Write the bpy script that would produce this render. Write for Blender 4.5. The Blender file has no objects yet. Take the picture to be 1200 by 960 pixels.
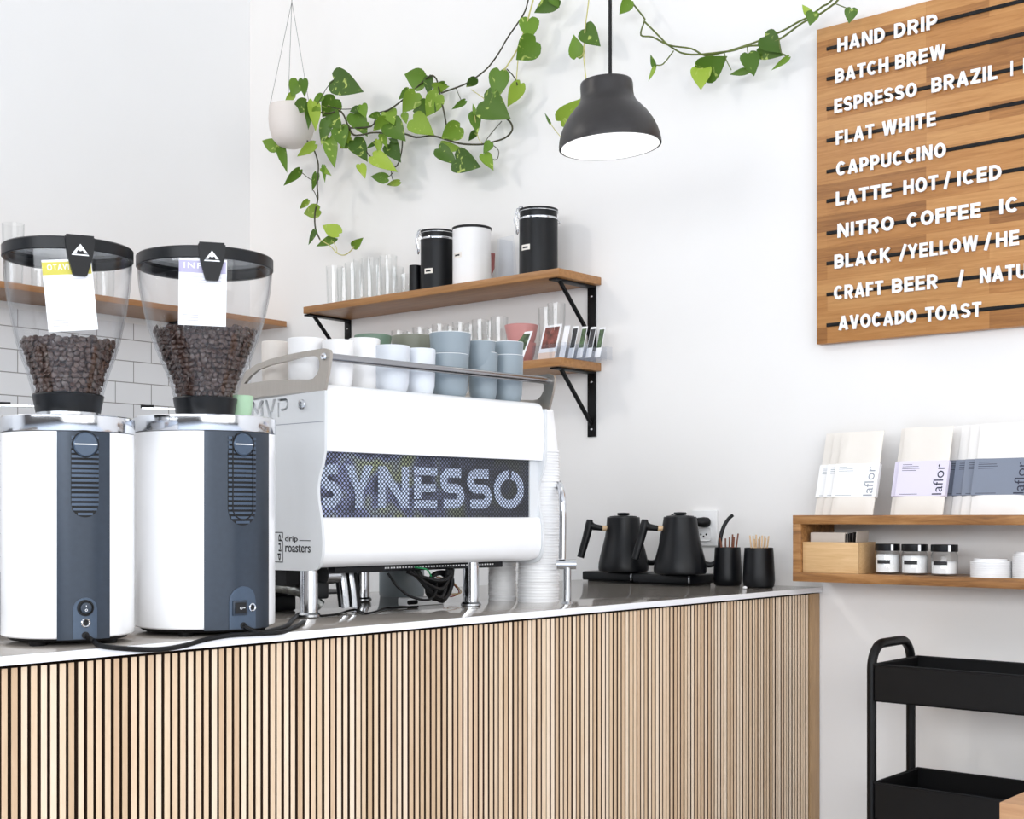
import bpy, bmesh, math, random
from mathutils import Vector, Matrix
random.seed(11)
S = bpy.context.scene
COL = S.collection

# ------------------------------------------------------------------ camera
FPX, HY = 1577.0, 605.0
VA = math.radians(130.476)
FW = Vector((math.cos(VA), math.sin(VA), 0)); RT = Vector((math.sin(VA), -math.cos(VA), 0))
CAM = Vector((1.66418, -3.18102, 1.18421))
cd = bpy.data.cameras.new('camera'); cam = bpy.data.objects.new('camera', cd); COL.objects.link(cam)
cam.location = CAM; cam.rotation_euler = (math.pi/2, 0, VA - math.pi/2)
cd.sensor_width = 36; cd.lens = FPX/1200*36; cd.shift_y = (HY-480)/1200; cd.clip_start = .05
S.camera = cam

# ------------------------------------------------------------------ light
EXPOSURE, WORLD, KEY, FRONT = -0.14, 0.9, 16.0, 118.0
S.cycles.transparent_max_bounces = 48; S.cycles.max_bounces = 10
S.view_settings.view_transform = 'Standard'; S.view_settings.look = 'None'
S.view_settings.gamma = 1; S.view_settings.use_curve_mapping = False
S.view_settings.exposure = EXPOSURE
w = bpy.data.worlds.new('world'); S.world = w; w.use_nodes = True
bg = w.node_tree.nodes['Background']; bg.inputs[0].default_value = (.965, .975, .99, 1); bg.inputs[1].default_value = WORLD

def area(name, loc, target, size, power, col=(1, 1, 1), size_y=None):
    l = bpy.data.lights.new(name, 'AREA'); l.energy = power; l.color = col; l.size = size
    if size_y: l.shape = 'RECTANGLE'; l.size_y = size_y
    o = bpy.data.objects.new(name, l); COL.objects.link(o); o.location = loc
    o.rotation_euler = (Vector(target)-Vector(loc)).to_track_quat('-Z', 'Y').to_euler()
    return o
area('ceiling_spot', (-2.15, -3.1, 3.55), (-.9, 0, 2.0), .30, KEY, (1, .94, .86))
area('wall_fill_light', (2.4, -6.4, 2.2), (.7, 0, .4), 6.0, 212, (.915, .955, 1), 1.3)  # added unseen fill for the lower back wall, no window stands here
area('window_light', (5.4, -3.4, 2.1), (-1, -1.4, 1.6), 5.6, FRONT, (1, .985, .965), 3.6)

# ------------------------------------------------------------------ unprojection onto real planes
def ray(px, py): return FW + RT*((px-600)/FPX) + Vector((0, 0, (HY-py)/FPX))
def onx(px, py, x): d = ray(px, py); return CAM + d*((x-CAM.x)/d.x)
def ony(px, py, y): d = ray(px, py); return CAM + d*((y-CAM.y)/d.y)
def onz(px, py, z): d = ray(px, py); return CAM + d*((z-CAM.z)/d.z)
def at(px, py, t): return CAM + ray(px, py)*t
def depth(p): return (Vector(p)-CAM).dot(FW)

# ------------------------------------------------------------------ mesh helpers
class MB:
    def __init__(s): s.v = []; s.f = []
    def add(s, vs, fs):
        b = len(s.v); s.v += [tuple(v) for v in vs]; s.f += [[i+b for i in f] for f in fs]; return s
    def box(s, x0, x1, y0, y1, z0, z1, bev=0, seg=2, M=None):
        bm = bmesh.new(); bmesh.ops.create_cube(bm, size=1)
        for v in bm.verts: v.co = Vector(((x0+x1)/2+v.co.x*(x1-x0), (y0+y1)/2+v.co.y*(y1-y0), (z0+z1)/2+v.co.z*(z1-z0)))
        if bev: bmesh.ops.bevel(bm, geom=bm.edges[:], offset=bev, segments=seg, profile=.5, affect='EDGES')
        bm.verts.index_update()
        s.add([(M @ v.co if M else v.co) for v in bm.verts], [[v.index for v in f.verts] for f in bm.faces]); bm.free(); return s
    def lathe(s, prof, c=(0, 0, 0), seg=48, M=None):
        vs, fs, rings = [], [], []
        for r, z in prof:
            if r < 1e-6: rings.append([len(vs)]); vs.append(Vector((0, 0, z)))
            else:
                rings.append(list(range(len(vs), len(vs)+seg)))
                vs += [Vector((r*math.cos(2*math.pi*i/seg), r*math.sin(2*math.pi*i/seg), z)) for i in range(seg)]
        for a, b in zip(rings, rings[1:]):
            for i in range(seg):
                j = (i+1) % seg
                if len(a) == 1 and len(b) == 1: continue
                if len(a) == 1: fs.append([a[0], b[j], b[i]])
                elif len(b) == 1: fs.append([a[i], a[j], b[0]])
                else: fs.append([a[i], a[j], b[j], b[i]])
        s.add([(M @ v if M else v)+Vector(c) for v in vs], fs); return s
    def tube(s, pts, r, seg=8, smooth=0, cap=True):
        P = [Vector(p) for p in pts]
        R = r if isinstance(r, (list, tuple)) else [r]*len(P)
        if smooth:
            Q, RR = [], []
            for i in range(len(P)-1):
                p0, p1, p2, p3 = P[max(i-1, 0)], P[i], P[i+1], P[min(i+2, len(P)-1)]
                for k in range(smooth):
                    t = k/smooth
                    Q.append(.5*((2*p1)+(p2-p0)*t+(2*p0-5*p1+4*p2-p3)*t*t+(3*p1-p0-3*p2+p3)*t**3)); RR.append(R[i]+(R[i+1]-R[i])*t)
            P, R = Q+[P[-1]], RR+[R[-1]]
        vs, fs = [], []
        up = None
        for i, p in enumerate(P):
            t = (P[min(i+1, len(P)-1)]-P[max(i-1, 0)]).normalized()
            if up is None: up = t.orthogonal().normalized()
            up = (up-t*up.dot(t)); up = up.normalized() if up.length > 1e-6 else t.orthogonal().normalized()
            b = t.cross(up)
            for k in range(seg):
                a = 2*math.pi*k/seg; vs.append(p+(up*math.cos(a)+b*math.sin(a))*R[i])
        for i in range(len(P)-1):
            for k in range(seg):
                j = (k+1) % seg; fs.append([i*seg+k, i*seg+j, (i+1)*seg+j, (i+1)*seg+k])
        if cap:
            fs.append(list(range(seg))[::-1]); n = (len(P)-1)*seg; fs.append([n+k for k in range(seg)])
        s.add(vs, fs); return s
    def prism(s, poly, d0, d1, fn):
        n = len(poly)
        vs = [fn(a, b, d0) for a, b in poly]+[fn(a, b, d1) for a, b in poly]
        s.add(vs, [list(range(n))[::-1], list(range(n, 2*n))]+[[i, (i+1) % n, n+(i+1) % n, n+i] for i in range(n)]); return s
    def strip(s, pts, wd, d0, d1, fn):            # a flat stroke of width wd along pts, as a thin solid
        n = len(pts); L, R = [], []
        closed = (Vector(pts[0])-Vector(pts[-1])).length < 1e-7
        for i in range(n):
            a = Vector(pts[i-1 if i else (n-2 if closed else 0)]); b = Vector(pts[i+1 if i < n-1 else (1 if closed else n-1)])
            t = (b-a).normalized(); nn = Vector((-t.y, t.x)); p = Vector(pts[i]); L.append(p+nn*wd/2); R.append(p-nn*wd/2)
        vs = []
        for i in range(n):
            vs += [fn(L[i].x, L[i].y, d0), fn(R[i].x, R[i].y, d0), fn(R[i].x, R[i].y, d1), fn(L[i].x, L[i].y, d1)]
        fs = []
        for i in range(n-1):
            for k in range(4): fs.append([i*4+k, i*4+(k+1) % 4, i*4+4+(k+1) % 4, i*4+4+k])
        fs += [[0, 1, 2, 3], [n*4-1, n*4-2, n*4-3, n*4-4]]
        s.add(vs, fs); return s
    def cylpatch(s, c, phis, zlo, zhi, r0, r1):   # curved plate on an upright cylinder
        vs = []; n = len(phis)
        for p in phis:
            lo, hi = (zlo(p) if callable(zlo) else zlo), (zhi(p) if callable(zhi) else zhi)
            for r, z in ((r0, lo), (r1, lo), (r1, hi), (r0, hi)):
                vs.append((c[0]+r*math.cos(p), c[1]+r*math.sin(p), z))
        fs = []
        for i in range(n-1):
            for k in range(4): fs.append([i*4+k, i*4+(k+1) % 4, i*4+4+(k+1) % 4, i*4+4+k])
        fs += [[3, 2, 1, 0], [n*4-4, n*4-3, n*4-2, n*4-1]]
        s.add(vs, fs); return s
    def me(s, me_, fn):
        s.add([fn(*v.co) for v in me_.vertices], [list(p.vertices) for p in me_.polygons]); return s

def arc(cx, cy, rx, ry, a0, a1, n=10):
    return [(cx+rx*math.cos(math.radians(a0+(a1-a0)*i/n)), cy+ry*math.sin(math.radians(a0+(a1-a0)*i/n))) for i in range(n+1)]
INV = {}
def glyph_strokes(ch, st):
    # centre lines of a plain bold grotesque capital in a box of height 1; returns (width, [polylines], [straight-join flags])
    h = st/2; t, b, m = 1-h, h, .5
    def ar(cx, cy, rx, ry, a0, a1, n=14): return arc(cx, cy, rx, ry, a0, a1, n)
    W_ = dict(A=.80, B=.70, C=.76, D=.74, E=.62, F=.58, H=.74, I=st, K=.76, L=.58, N=.76, O=.82, P=.68, R=.72, S=.70, T=.66, U=.74, V=.76, W=1.08, Y=.76, Z=.66)
    if ch not in W_: return None
    w = W_[ch]; l, r = h, w-h
    Vl = [(l, 0), (l, 1)]; Vr = [(r, 0), (r, 1)]
    g = {'A': [[(h*.95, 0), (w/2, 1)], [(w-h*.95, 0), (w/2, 1)], [(w*.22, .27), (w*.78, .27)]],
         'B': [Vl, [(l, t), (r-.22, t)]+ar(r-.22, (t+m)/2, .20, (t-m)/2, 90, -90)+[(l, m)], [(l, m), (r-.24, m)]+ar(r-.24, (m+b)/2, .24, (m-b)/2, 90, -90)+[(l, b)]],
         'C': [ar(w/2, m, w/2-h, m-h, 42, 318, 26)], 'O': [ar(w/2, m, w/2-h, m-h, 0, 360, 32)],
         'D': [Vl, [(l, t), (r-.34, t)]+ar(r-.34, m, .34, m-h, 90, -90)+[(l, b)]],
         'E': [Vl, [(0, t), (w, t)], [(0, m), (w*.93, m)], [(0, b), (w, b)]], 'F': [Vl, [(0, t), (w, t)], [(0, m*.97), (w*.9, m*.97)]],
         'H': [Vl, Vr, [(l, m), (r, m)]], 'I': [[(w/2, 0), (w/2, 1)]], 'K': [Vl, [(l, .36), (r, 1)], [(w*.36, .56), (w-h*.9, 0)]],
         'L': [Vl, [(0, b), (w, b)]], 'N': [Vl, Vr, [(h*1.05, 1), (w-h*1.05, 0)]],
         'P': [Vl, [(l, t), (r-.24, t)]+ar(r-.24, (t+.42)/2, .24, (t-.42)/2, 90, -90)+[(l, .42)]],
         'R': [Vl, [(l, t), (r-.26, t)]+ar(r-.26, (t+.45)/2, .23, (t-.45)/2, 90, -90)+[(l, .45)], [(w*.5, .45), (w-h, 0)]],
         'T': [[(w/2, 0), (w/2, 1)], [(0, t), (w, t)]], 'U': [[(l, 1), (l, .34)]+ar(w/2, .34, w/2-h, .34-h, 180, 360)+[(r, 1)]],
         'V': [[(h*.95, 1), (w/2, 0)], [(w-h*.95, 1), (w/2, 0)]], 'W': [[(h*.9, 1), (w*.28, 0)], [(w*.28, 0), (w/2, 1)], [(w/2, 1), (w*.72, 0)], [(w*.72, 0), (w-h*.9, 1)]],
         'Y': [[(h*.95, 1), (w/2, .42)], [(w-h*.95, 1), (w/2, .42)], [(w/2, .46), (w/2, 0)]], 'Z': [[(0, t), (w, t)], [(0, b), (w, b)], [(w-h*1.2, t), (h*1.2, b)]]}
    rr = (t-b)/4
    g['S'] = [ar(w/2, t-rr, w/2-h, rr, 20, 180, 12)+[(w/2-(w/2-h)*.92, m+rr*.72), (w/2-(w/2-h)*.5, m+rr*.18), (w/2+(w/2-h)*.5, m-rr*.18), (w/2+(w/2-h)*.92, m-rr*.72)]+ar(w/2, b+rr, w/2-h, rr, 0, -160, 12)]
    return w, g[ch]
def capitals_into(mb, word, x0, x1, z0, z1, th, fn, st=.208, gap=.14):
    if word in '|/':
        hh = z1-z0
        if word == '|': mb.strip([((x0+x1)/2, z0), ((x0+x1)/2, z1)], hh*.13, 0, th, fn)
        else: mb.strip([(x0+hh*.09, z0), (x1-hh*.09, z1)], hh*.17, 0, th, fn)
        return mb
    gl_ = [glyph_strokes(c, st) for c in word]; tot = sum(g[0] for g in gl_)+gap*(len(word)-1)
    hh = z1-z0; sx = (x1-x0)/tot; u = 0
    for w, lines in gl_:
        for k, ln in enumerate(lines):
            mb.strip([(x0+(u+a)*sx, z0+b*hh) for a, b in ln], st*(hh*.6+sx*.4)*(.96 if len(ln) == 2 and abs(ln[0][0]-ln[1][0]) > .02 else 1), 0, th-.00004*k, fn)
        u += w+gap
    return mb
def build(name, mb, mat, parent=None, local=False, sharp=35, flip=True):
    me = bpy.data.meshes.new(name); me.from_pydata(mb.v, [], mb.f)
    if parent is not None and not local: me.transform(INV[parent.name])
    bm = bmesh.new(); bm.from_mesh(me)
    if flip: bmesh.ops.recalc_face_normals(bm, faces=bm.faces[:])
    bm.to_mesh(me); bm.free()
    for p in me.polygons: p.use_smooth = True
    me.set_sharp_from_angle(angle=math.radians(sharp))
    for m_ in (mat if isinstance(mat, (list, tuple)) else [mat]): me.materials.append(m_)
    o = bpy.data.objects.new(name, me); COL.objects.link(o)
    if parent is not None: o.parent = parent; INV[o.name] = INV[parent.name]
    else: INV[o.name] = Matrix.Identity(4)
    return o
def tag(o, label, cat, group=None, kind=None):
    o['label'] = label; o['category'] = cat
    if group: o['group'] = group
    if kind: o['kind'] = kind
    return o
def thing(name, label, cat, loc=(0, 0, 0), rz=0, group=None):
    o = bpy.data.objects.new(name, None); o.empty_display_size = .05; COL.objects.link(o)
    o.location = loc; o.rotation_euler = (0, 0, rz)
    INV[o.name] = (Matrix.Translation(Vector(loc)) @ Matrix.Rotation(rz, 4, 'Z')).inverted()
    return tag(o, label, cat, group)
def struct(name, mb, mat):
    o = build(name, mb, mat); o['kind'] = 'structure'; return o
def dup(root, loc, rz=None, label=None, group=None):
    r = root.copy(); COL.objects.link(r); r.location = loc
    if rz is not None: r.rotation_euler = (0, 0, rz)
    if label: r['label'] = label
    if group: r['group'] = group
    for ch in list(root.children):
        c = ch.copy(); COL.objects.link(c); c.parent = r
        for g in list(ch.children):
            d = g.copy(); COL.objects.link(d); d.parent = c
    return r

def curve_mesh(setup):
    setup_curve = setup(); o = bpy.data.objects.new('tmp', setup_curve); COL.objects.link(o)
    dg = bpy.context.evaluated_depsgraph_get(); dg.update()
    me = bpy.data.meshes.new_from_object(o.evaluated_get(dg))
    bpy.data.objects.remove(o); bpy.data.curves.remove(setup_curve); return me
def text_into(mb, txt, x0, x1, y0, y1, th, fn, bold=0.0, space=1.0):
    def mk():
        c = bpy.data.curves.new('t', 'FONT'); c.body = txt; c.offset = bold; c.extrude = .5; c.resolution_u = 3; c.space_character = space; return c
    me = curve_mesh(mk)
    xs = [v.co.x for v in me.vertices]; ys = [v.co.y for v in me.vertices]
    ax, bx, ay, by = min(xs), max(xs), min(ys), max(ys)
    f = lambda x, y, z: fn(x0+(x-ax)/(bx-ax)*(x1-x0), y0+(y-ay)/(by-ay)*(y1-y0), (z+.5)*th)
    mb.me(me, f); bpy.data.meshes.remove(me); return mb
def plate_into(mb, loops, th, fn):                # flat plate with holes
    def mk():
        c = bpy.data.curves.new('p', 'CURVE'); c.dimensions = '2D'; c.fill_mode = 'BOTH'; c.extrude = .5
        for lp in loops:
            sp = c.splines.new('POLY'); sp.points.add(len(lp)-1); sp.use_cyclic_u = True
            for p, q in zip(sp.points, lp): p.co = (q[0]*100, q[1]*100, 0, 1)
        return c
    me = curve_mesh(mk)
    mb.me(me, lambda x, y, z: fn(x/100, y/100, (z+.5)*th)); bpy.data.meshes.remove(me); return mb

# ------------------------------------------------------------------ materials
def lin(c):
    return tuple((((x/255)/12.92) if x/255 <= .04045 else ((x/255+.055)/1.055)**2.4) for x in c)+(1,)
def newmat(name):
    m = bpy.data.materials.new(name); m.use_nodes = True; return m, m.node_tree.nodes, m.node_tree.links
def mat(name, col, rough=.5, metal=0, var=.05, scale=30, bump=0, coat=0, stretch=(1, 1, 1), emit=0, sss=0, spec=None, aniso=False):
    m, N, L = newmat(name); b = N['Principled BSDF']
    b.inputs['Roughness'].default_value = rough; b.inputs['Metallic'].default_value = metal
    b.inputs['Coat Weight'].default_value = coat
    if spec is not None: b.inputs['Specular IOR Level'].default_value = spec
    c = lin(col)
    tc = N.new('ShaderNodeTexCoord'); mp = N.new('ShaderNodeMapping'); mp.inputs['Scale'].default_value = stretch
    nz = N.new('ShaderNodeTexNoise'); nz.inputs['Scale'].default_value = scale; nz.inputs['Detail'].default_value = 3
    L.new(tc.outputs['Object'], mp.inputs[0]); L.new(mp.outputs[0], nz.inputs[0])
    rp = N.new('ShaderNodeValToRGB'); e = rp.color_ramp.elements
    e[0].position = .3; e[1].position = .7
    e[0].color = tuple(x*(1-var) for x in c[:3])+(1,); e[1].color = tuple(min(1, x*(1+var)) for x in c[:3])+(1,)
    L.new(nz.outputs[0], rp.inputs[0]); L.new(rp.outputs[0], b.inputs['Base Color'])
    if bump:
        bp = N.new('ShaderNodeBump'); bp.inputs['Strength'].default_value = bump; bp.inputs['Distance'].default_value = .002
        L.new(nz.outputs[0], bp.inputs['Height']); L.new(bp.outputs[0], b.inputs['Normal'])
    if emit:
        L.new(rp.outputs[0], b.inputs['Emission Color']); b.inputs['Emission Strength'].default_value = emit
    return m
def wood(name, cols, stretch, scale=14, rough=.45, island=False, blocks=None, axis=None):
    m, N, L = newmat(name); b = N['Principled BSDF']; b.inputs['Roughness'].default_value = rough
    tc = N.new('ShaderNodeTexCoord'); mp = N.new('ShaderNodeMapping'); mp.inputs['Scale'].default_value = stretch
    L.new(tc.outputs['Object'], mp.inputs[0])
    nz = N.new('ShaderNodeTexNoise'); nz.inputs['Scale'].default_value = scale; nz.inputs['Detail'].default_value = 6; nz.inputs['Roughness'].default_value = .65
    nz.inputs['Distortion'].default_value = .6
    L.new(mp.outputs[0], nz.inputs[0]); val = nz.outputs[0]
    def mix(a, bb, fac):
        x = N.new('ShaderNodeMath'); x.operation = 'MULTIPLY_ADD'; L.new(a, x.inputs[0]); x.inputs[1].default_value = fac
        y = N.new('ShaderNodeMath'); y.operation = 'MULTIPLY'; L.new(bb, y.inputs[0]); y.inputs[1].default_value = 1-fac; L.new(y.outputs[0], x.inputs[2]); return x.outputs[0]
    if island:
        g = N.new('ShaderNodeNewGeometry'); val = mix(g.outputs['Random Per Island'], val, .55)
    if blocks:
        mp2 = N.new('ShaderNodeMapping'); mp2.inputs['Rotation'].default_value = (math.pi/2, 0, 0); L.new(tc.outputs['Object'], mp2.inputs[0])
        br = N.new('ShaderNodeTexBrick'); br.inputs['Color1'].default_value = (0, 0, 0, 1); br.inputs['Color2'].default_value = (1, 1, 1, 1)
        br.inputs['Mortar'].default_value = (.45, .45, .45, 1); br.inputs['Scale'].default_value = 1; br.inputs['Mortar Size'].default_value = .0004
        br.inputs['Brick Width'].default_value = blocks[0]; br.inputs['Row Height'].default_value = blocks[1]; br.offset = .37; br.squash = 1
        L.new(mp2.outputs[0], br.inputs[0]); val = mix(br.outputs[0], val, .38)
    rp = N.new('ShaderNodeValToRGB'); e = rp.color_ramp.elements; e[0].position = .25; e[1].position = .78
    e[0].color = lin(cols[0]); e[1].color = lin(cols[-1])
    if len(cols) > 2: k = e.new(.5); k.color = lin(cols[1])
    L.new(val, rp.inputs[0]); L.new(rp.outputs[0], b.inputs['Base Color'])
    bp = N.new('ShaderNodeBump'); bp.inputs['Strength'].default_value = .08; bp.inputs['Distance'].default_value = .002
    L.new(nz.outputs[0], bp.inputs['Height']); L.new(bp.outputs[0], b.inputs['Normal'])
    return m
def glass(name, tint=(.97, .975, .98), edge=(.72, .75, .77), gloss=1.0, rough=.02):
    m, N, L = newmat(name); N.remove(N['Principled BSDF']); out = N['Material Output']
    lw = N.new('ShaderNodeLayerWeight'); lw.inputs[0].default_value = .5
    mx = N.new('ShaderNodeMix'); mx.data_type = 'RGBA'; mx.inputs[6].default_value = tint+(1,); mx.inputs[7].default_value = edge+(1,)
    pw = N.new('ShaderNodeMath'); pw.operation = 'POWER'; pw.inputs[1].default_value = 4
    L.new(lw.outputs['Facing'], pw.inputs[0]); L.new(pw.outputs[0], mx.inputs[0])
    tr = N.new('ShaderNodeBsdfTransparent'); L.new(mx.outputs[2], tr.inputs[0])
    gl = N.new('ShaderNodeBsdfGlossy'); gl.inputs['Roughness'].default_value = rough
    p5 = N.new('ShaderNodeMath'); p5.operation = 'POWER'; p5.inputs[1].default_value = 5; L.new(lw.outputs['Facing'], p5.inputs[0])
    ml = N.new('ShaderNodeMath'); ml.operation = 'MULTIPLY_ADD'; ml.inputs[1].default_value = .8*gloss; ml.inputs[2].default_value = .035*gloss; L.new(p5.outputs[0], ml.inputs[0])
    nz = N.new('ShaderNodeTexNoise'); nz.inputs['Scale'].default_value = 12
    ms = N.new('ShaderNodeMixShader'); L.new(ml.outputs[0], ms.inputs[0]); L.new(tr.outputs[0], ms.inputs[1]); L.new(gl.outputs[0], ms.inputs[2])
    L.new(ms.outputs[0], out.inputs[0]); return m

M = {}
M['wall'] = mat('white_plaster', (244, 242, 240), .9, var=.012, scale=2.2, bump=.05)
M['wall_l'] = mat('white_plaster_left', (243, 243, 243), .9, var=.01, scale=2, bump=.04)
M['wall_f'] = mat('dark_reflection_wall', (112, 106, 102), .9, var=.05, scale=2)
M['ceil'] = mat('ceiling_paint', (238, 238, 238), .9, var=.01, scale=3)
M['floor'] = mat('bounce_floor', (222, 232, 248), .5, var=.08, scale=4)  # unseen floor, made pale blue to bounce cool light upwards
M['stone'] = mat('polished_grey_stone', (160, 153, 145), .09, var=.16, scale=5, stretch=(1, 1, 1))
M['lit_edge'] = mat('lit_stone_edge', (248, 248, 250), .3, var=.01, scale=9)  # brightness of the front light put into the slab's edge colour
M['slat'] = wood('oak_slats', [(206, 174, 140), (226, 198, 166), (240, 218, 192)], (10, 10, 1.2), 9, .5, island=True)
M['slat_back'] = mat('dark_backing', (24, 15, 9), .9, spec=.1, var=.1)
M['slat_side_shade'] = mat('painted_side_shade', (66, 45, 30), .7, var=.12)  # shade in the grooves put into the slat sides as dark colour
M['post'] = wood('oak_post', [(160, 126, 88), (190, 154, 112)], (10, 10, 1), 9)
M['board'] = wood('butcher_block_oak', [(134, 86, 42), (180, 124, 68), (206, 154, 96)], (1.6, 8, 26), 5, .42, blocks=(.42, .041))
M['shelf'] = wood('brown_oak_shelf', [(140, 94, 48), (182, 132, 80)], (1.2, 16, 16), 7, .4)
M['shelf_l'] = wood('brown_oak_shelf_side', [(150, 102, 60), (180, 128, 80)], (16, 1.2, 16), 7, .4)
M['boxwood'] = wood('walnut_box_shelf', [(92, 58, 28), (158, 110, 62), (198, 150, 98)], (1.3, 14, 14), 5, .42)
M['paleoak'] = wood('pale_oak', [(200, 158, 106), (226, 190, 142)], (1.5, 14, 22), 8, .5)
M['black'] = mat('black_powder_coat', (8, 8, 10), .45, spec=.28, var=.1, scale=80)
M['matte'] = mat('matte_black_enamel', (12, 14, 18), .38, spec=.3, var=.1, scale=60)
M['plast'] = mat('black_plastic', (14, 16, 20), .36, spec=.3, var=.08, scale=90)
M['panel'] = mat('blue_black_panel', (50, 59, 71), .28, .4, var=.05, scale=120)
M['panel2'] = mat('blue_black_trim', (70, 84, 102), .3, .4, var=.05, scale=120)
M['void'] = mat('vent_black', (12, 12, 15), .7, var=.05)
M['white'] = mat('white_lacquer', (250, 250, 251), .25, var=.008, scale=20, coat=.3)
M['side'] = mat('light_grey_steel_sheet', (222, 224, 226), .38, var=.02, scale=7)
M['brushed'] = mat('brushed_steel', (178, 172, 164), .34, 1, var=.04, scale=18, stretch=(1, 20, 1))
M['chrome'] = mat('chrome', (214, 216, 220), .12, 1, var=.02)
M['steel'] = mat('satin_steel', (190, 192, 195), .22, 1, var=.04)
M['railsteel'] = mat('rail_steel', (150, 150, 153), .16, 1, var=.04)
M['rubber'] = mat('black_rubber', (10, 10, 12), .5, spec=.3, var=.1)
M['card'] = mat('white_card', (246, 246, 248), .6, var=.01)
M['ink'] = mat('grey_print', (140, 142, 156), .7, var=.02)
M['inkblack'] = mat('black_print', (28, 28, 30), .6, var=.02)
M['yellow'] = mat('yellow_band', (206, 196, 84), .6, var=.03)
M['lilacband'] = mat('lilac_band', (184, 178, 206), .6, var=.03)
M['hopper'] = glass('clear_hopper', (.985, .987, .99), (.72, .74, .77), .7)
M['glass'] = glass('clear_glass', (.985, .988, .988), (.80, .82, .83), 1.0)
M['smoke'] = glass('smoky_lid', (.62, .64, .67), (.4, .42, .44), .6)
M['bean'] = mat('roasted_bean', (66, 46, 38), .3, var=.35, scale=90)
M['letter'] = mat('white_letter', (250, 250, 250), .45, var=.01)
M['soil'] = mat('potting_soil', (52, 38, 28), .9, var=.3, scale=60, bump=.4)
M['pot'] = mat('off_white_ceramic', (226, 218, 212), .5, var=.02, scale=8)
M['wire'] = mat('thin_wire', (150, 150, 150), .4, .6, var=.05)
M['stem'] = mat('dark_stem', (58, 56, 34), .6, var=.25, scale=40)
M['stem_g'] = mat('green_stem', (96, 108, 48), .6, var=.25, scale=40)
M['stem_p'] = mat('pale_stem', (196, 190, 120), .6, var=.15, scale=40)
M['lamp'] = mat('dark_bronze_lamp', (40, 37, 37), .42, var=.1, scale=60)
M['glow'] = mat('lamp_diffuser', (255, 252, 244), .6, var=.005, emit=2.2)
M['outlet'] = mat('outlet_plastic', (240, 240, 240), .4, var=.01)
def cupmat(n, c): M[n] = mat(n, c, .38, var=.015, scale=14)
cupmat('cup_white', (244, 243, 243)); cupmat('cup_pale', (216, 221, 228)); cupmat('cup_pale_b', (224, 229, 236))
cupmat('cup_blue', (140, 152, 160)); cupmat('cup_inner', (232, 234, 236)); cupmat('cup_olive', (128, 130, 116)); cupmat('cup_green', (104, 128, 110))
cupmat('cup_pink', (204, 142, 138)); cupmat('cup_mint', (176, 212, 178)); cupmat('paper', (248, 248, 249)); cupmat('cup_shade', (224, 216, 208))
M['bag'] = mat('cream_paper_bag', (238, 232, 224), .6, var=.02, scale=12, bump=.15)
M['bag_w'] = mat('white_paper_bag', (246, 243, 240), .6, var=.02, scale=12, bump=.15)
M['lab_w'] = mat('label_white', (250, 250, 250), .5, var=.005)
M['lab_l'] = mat('label_lavender', (228, 222, 240), .5, var=.005)
M['lab_g'] = mat('label_slate', (128, 136, 152), .5, var=.01)
M['ink_g'] = mat('label_ink_grey', (150, 156, 165), .6, var=.02)
M['ink_n'] = mat('label_ink_navy', (44, 46, 66), .6, var=.02)
M['grout'] = mat('grout', (196, 196, 196), .8)
M['sugar'] = mat('white_powder', (246, 246, 246), .8, var=.02, scale=60)
M['beige'] = mat('beige_envelope', (206, 194, 182), .7, var=.03)
M['darkcard'] = mat('dark_card', (50, 44, 42), .6, var=.05)
M['stickd'] = mat('brown_stick', (126, 74, 52), .6, var=.15, scale=40)
M['stickl'] = mat('pale_wood_stick', (222, 190, 150), .6, var=.1, scale=40)
M['bin'] = mat('grey_enamel', (132, 142, 148), .4, var=.04)
M['braid'] = mat('braided_steel', (150, 152, 150), .32, .9, var=.3, scale=160, bump=.5)
M['redwire'] = mat('red_wire', (150, 60, 48), .5); M['greenwire'] = mat('green_wire', (40, 150, 90), .5); M['tanwire'] = mat('tan_wire', (206, 170, 120), .5)
M['maroon'] = mat('maroon_card', (112, 54, 52), .6)
M['acrylic'] = glass('clear_acrylic', (.95, .96, .975), (.85, .87, .9), .8, .08)
M['lime'] = mat('lime_base', (186, 200, 120), .5)
M['photo_a'] = mat('photo_print', (120, 60, 50), .35, var=.75, scale=45)
M['photo_b'] = mat('photo_print_green', (70, 92, 60), .35, var=.8, scale=60)
M['photo_c'] = mat('photo_print_dark', (40, 40, 44), .35, var=.8, scale=60)
M['peach'] = mat('peach_strip', (240, 214, 196), .5, var=.02)
M['tablewood'] = wood('brown_table_top', [(176, 130, 92), (204, 160, 120)], (1.5, 14, 14), 7, .5)
M['cabinet'] = mat('grey_cabinet', (120, 122, 124), .5, var=.03)
M['frame'] = mat('dark_reflection_bars', (40, 42, 44), .5)

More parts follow.
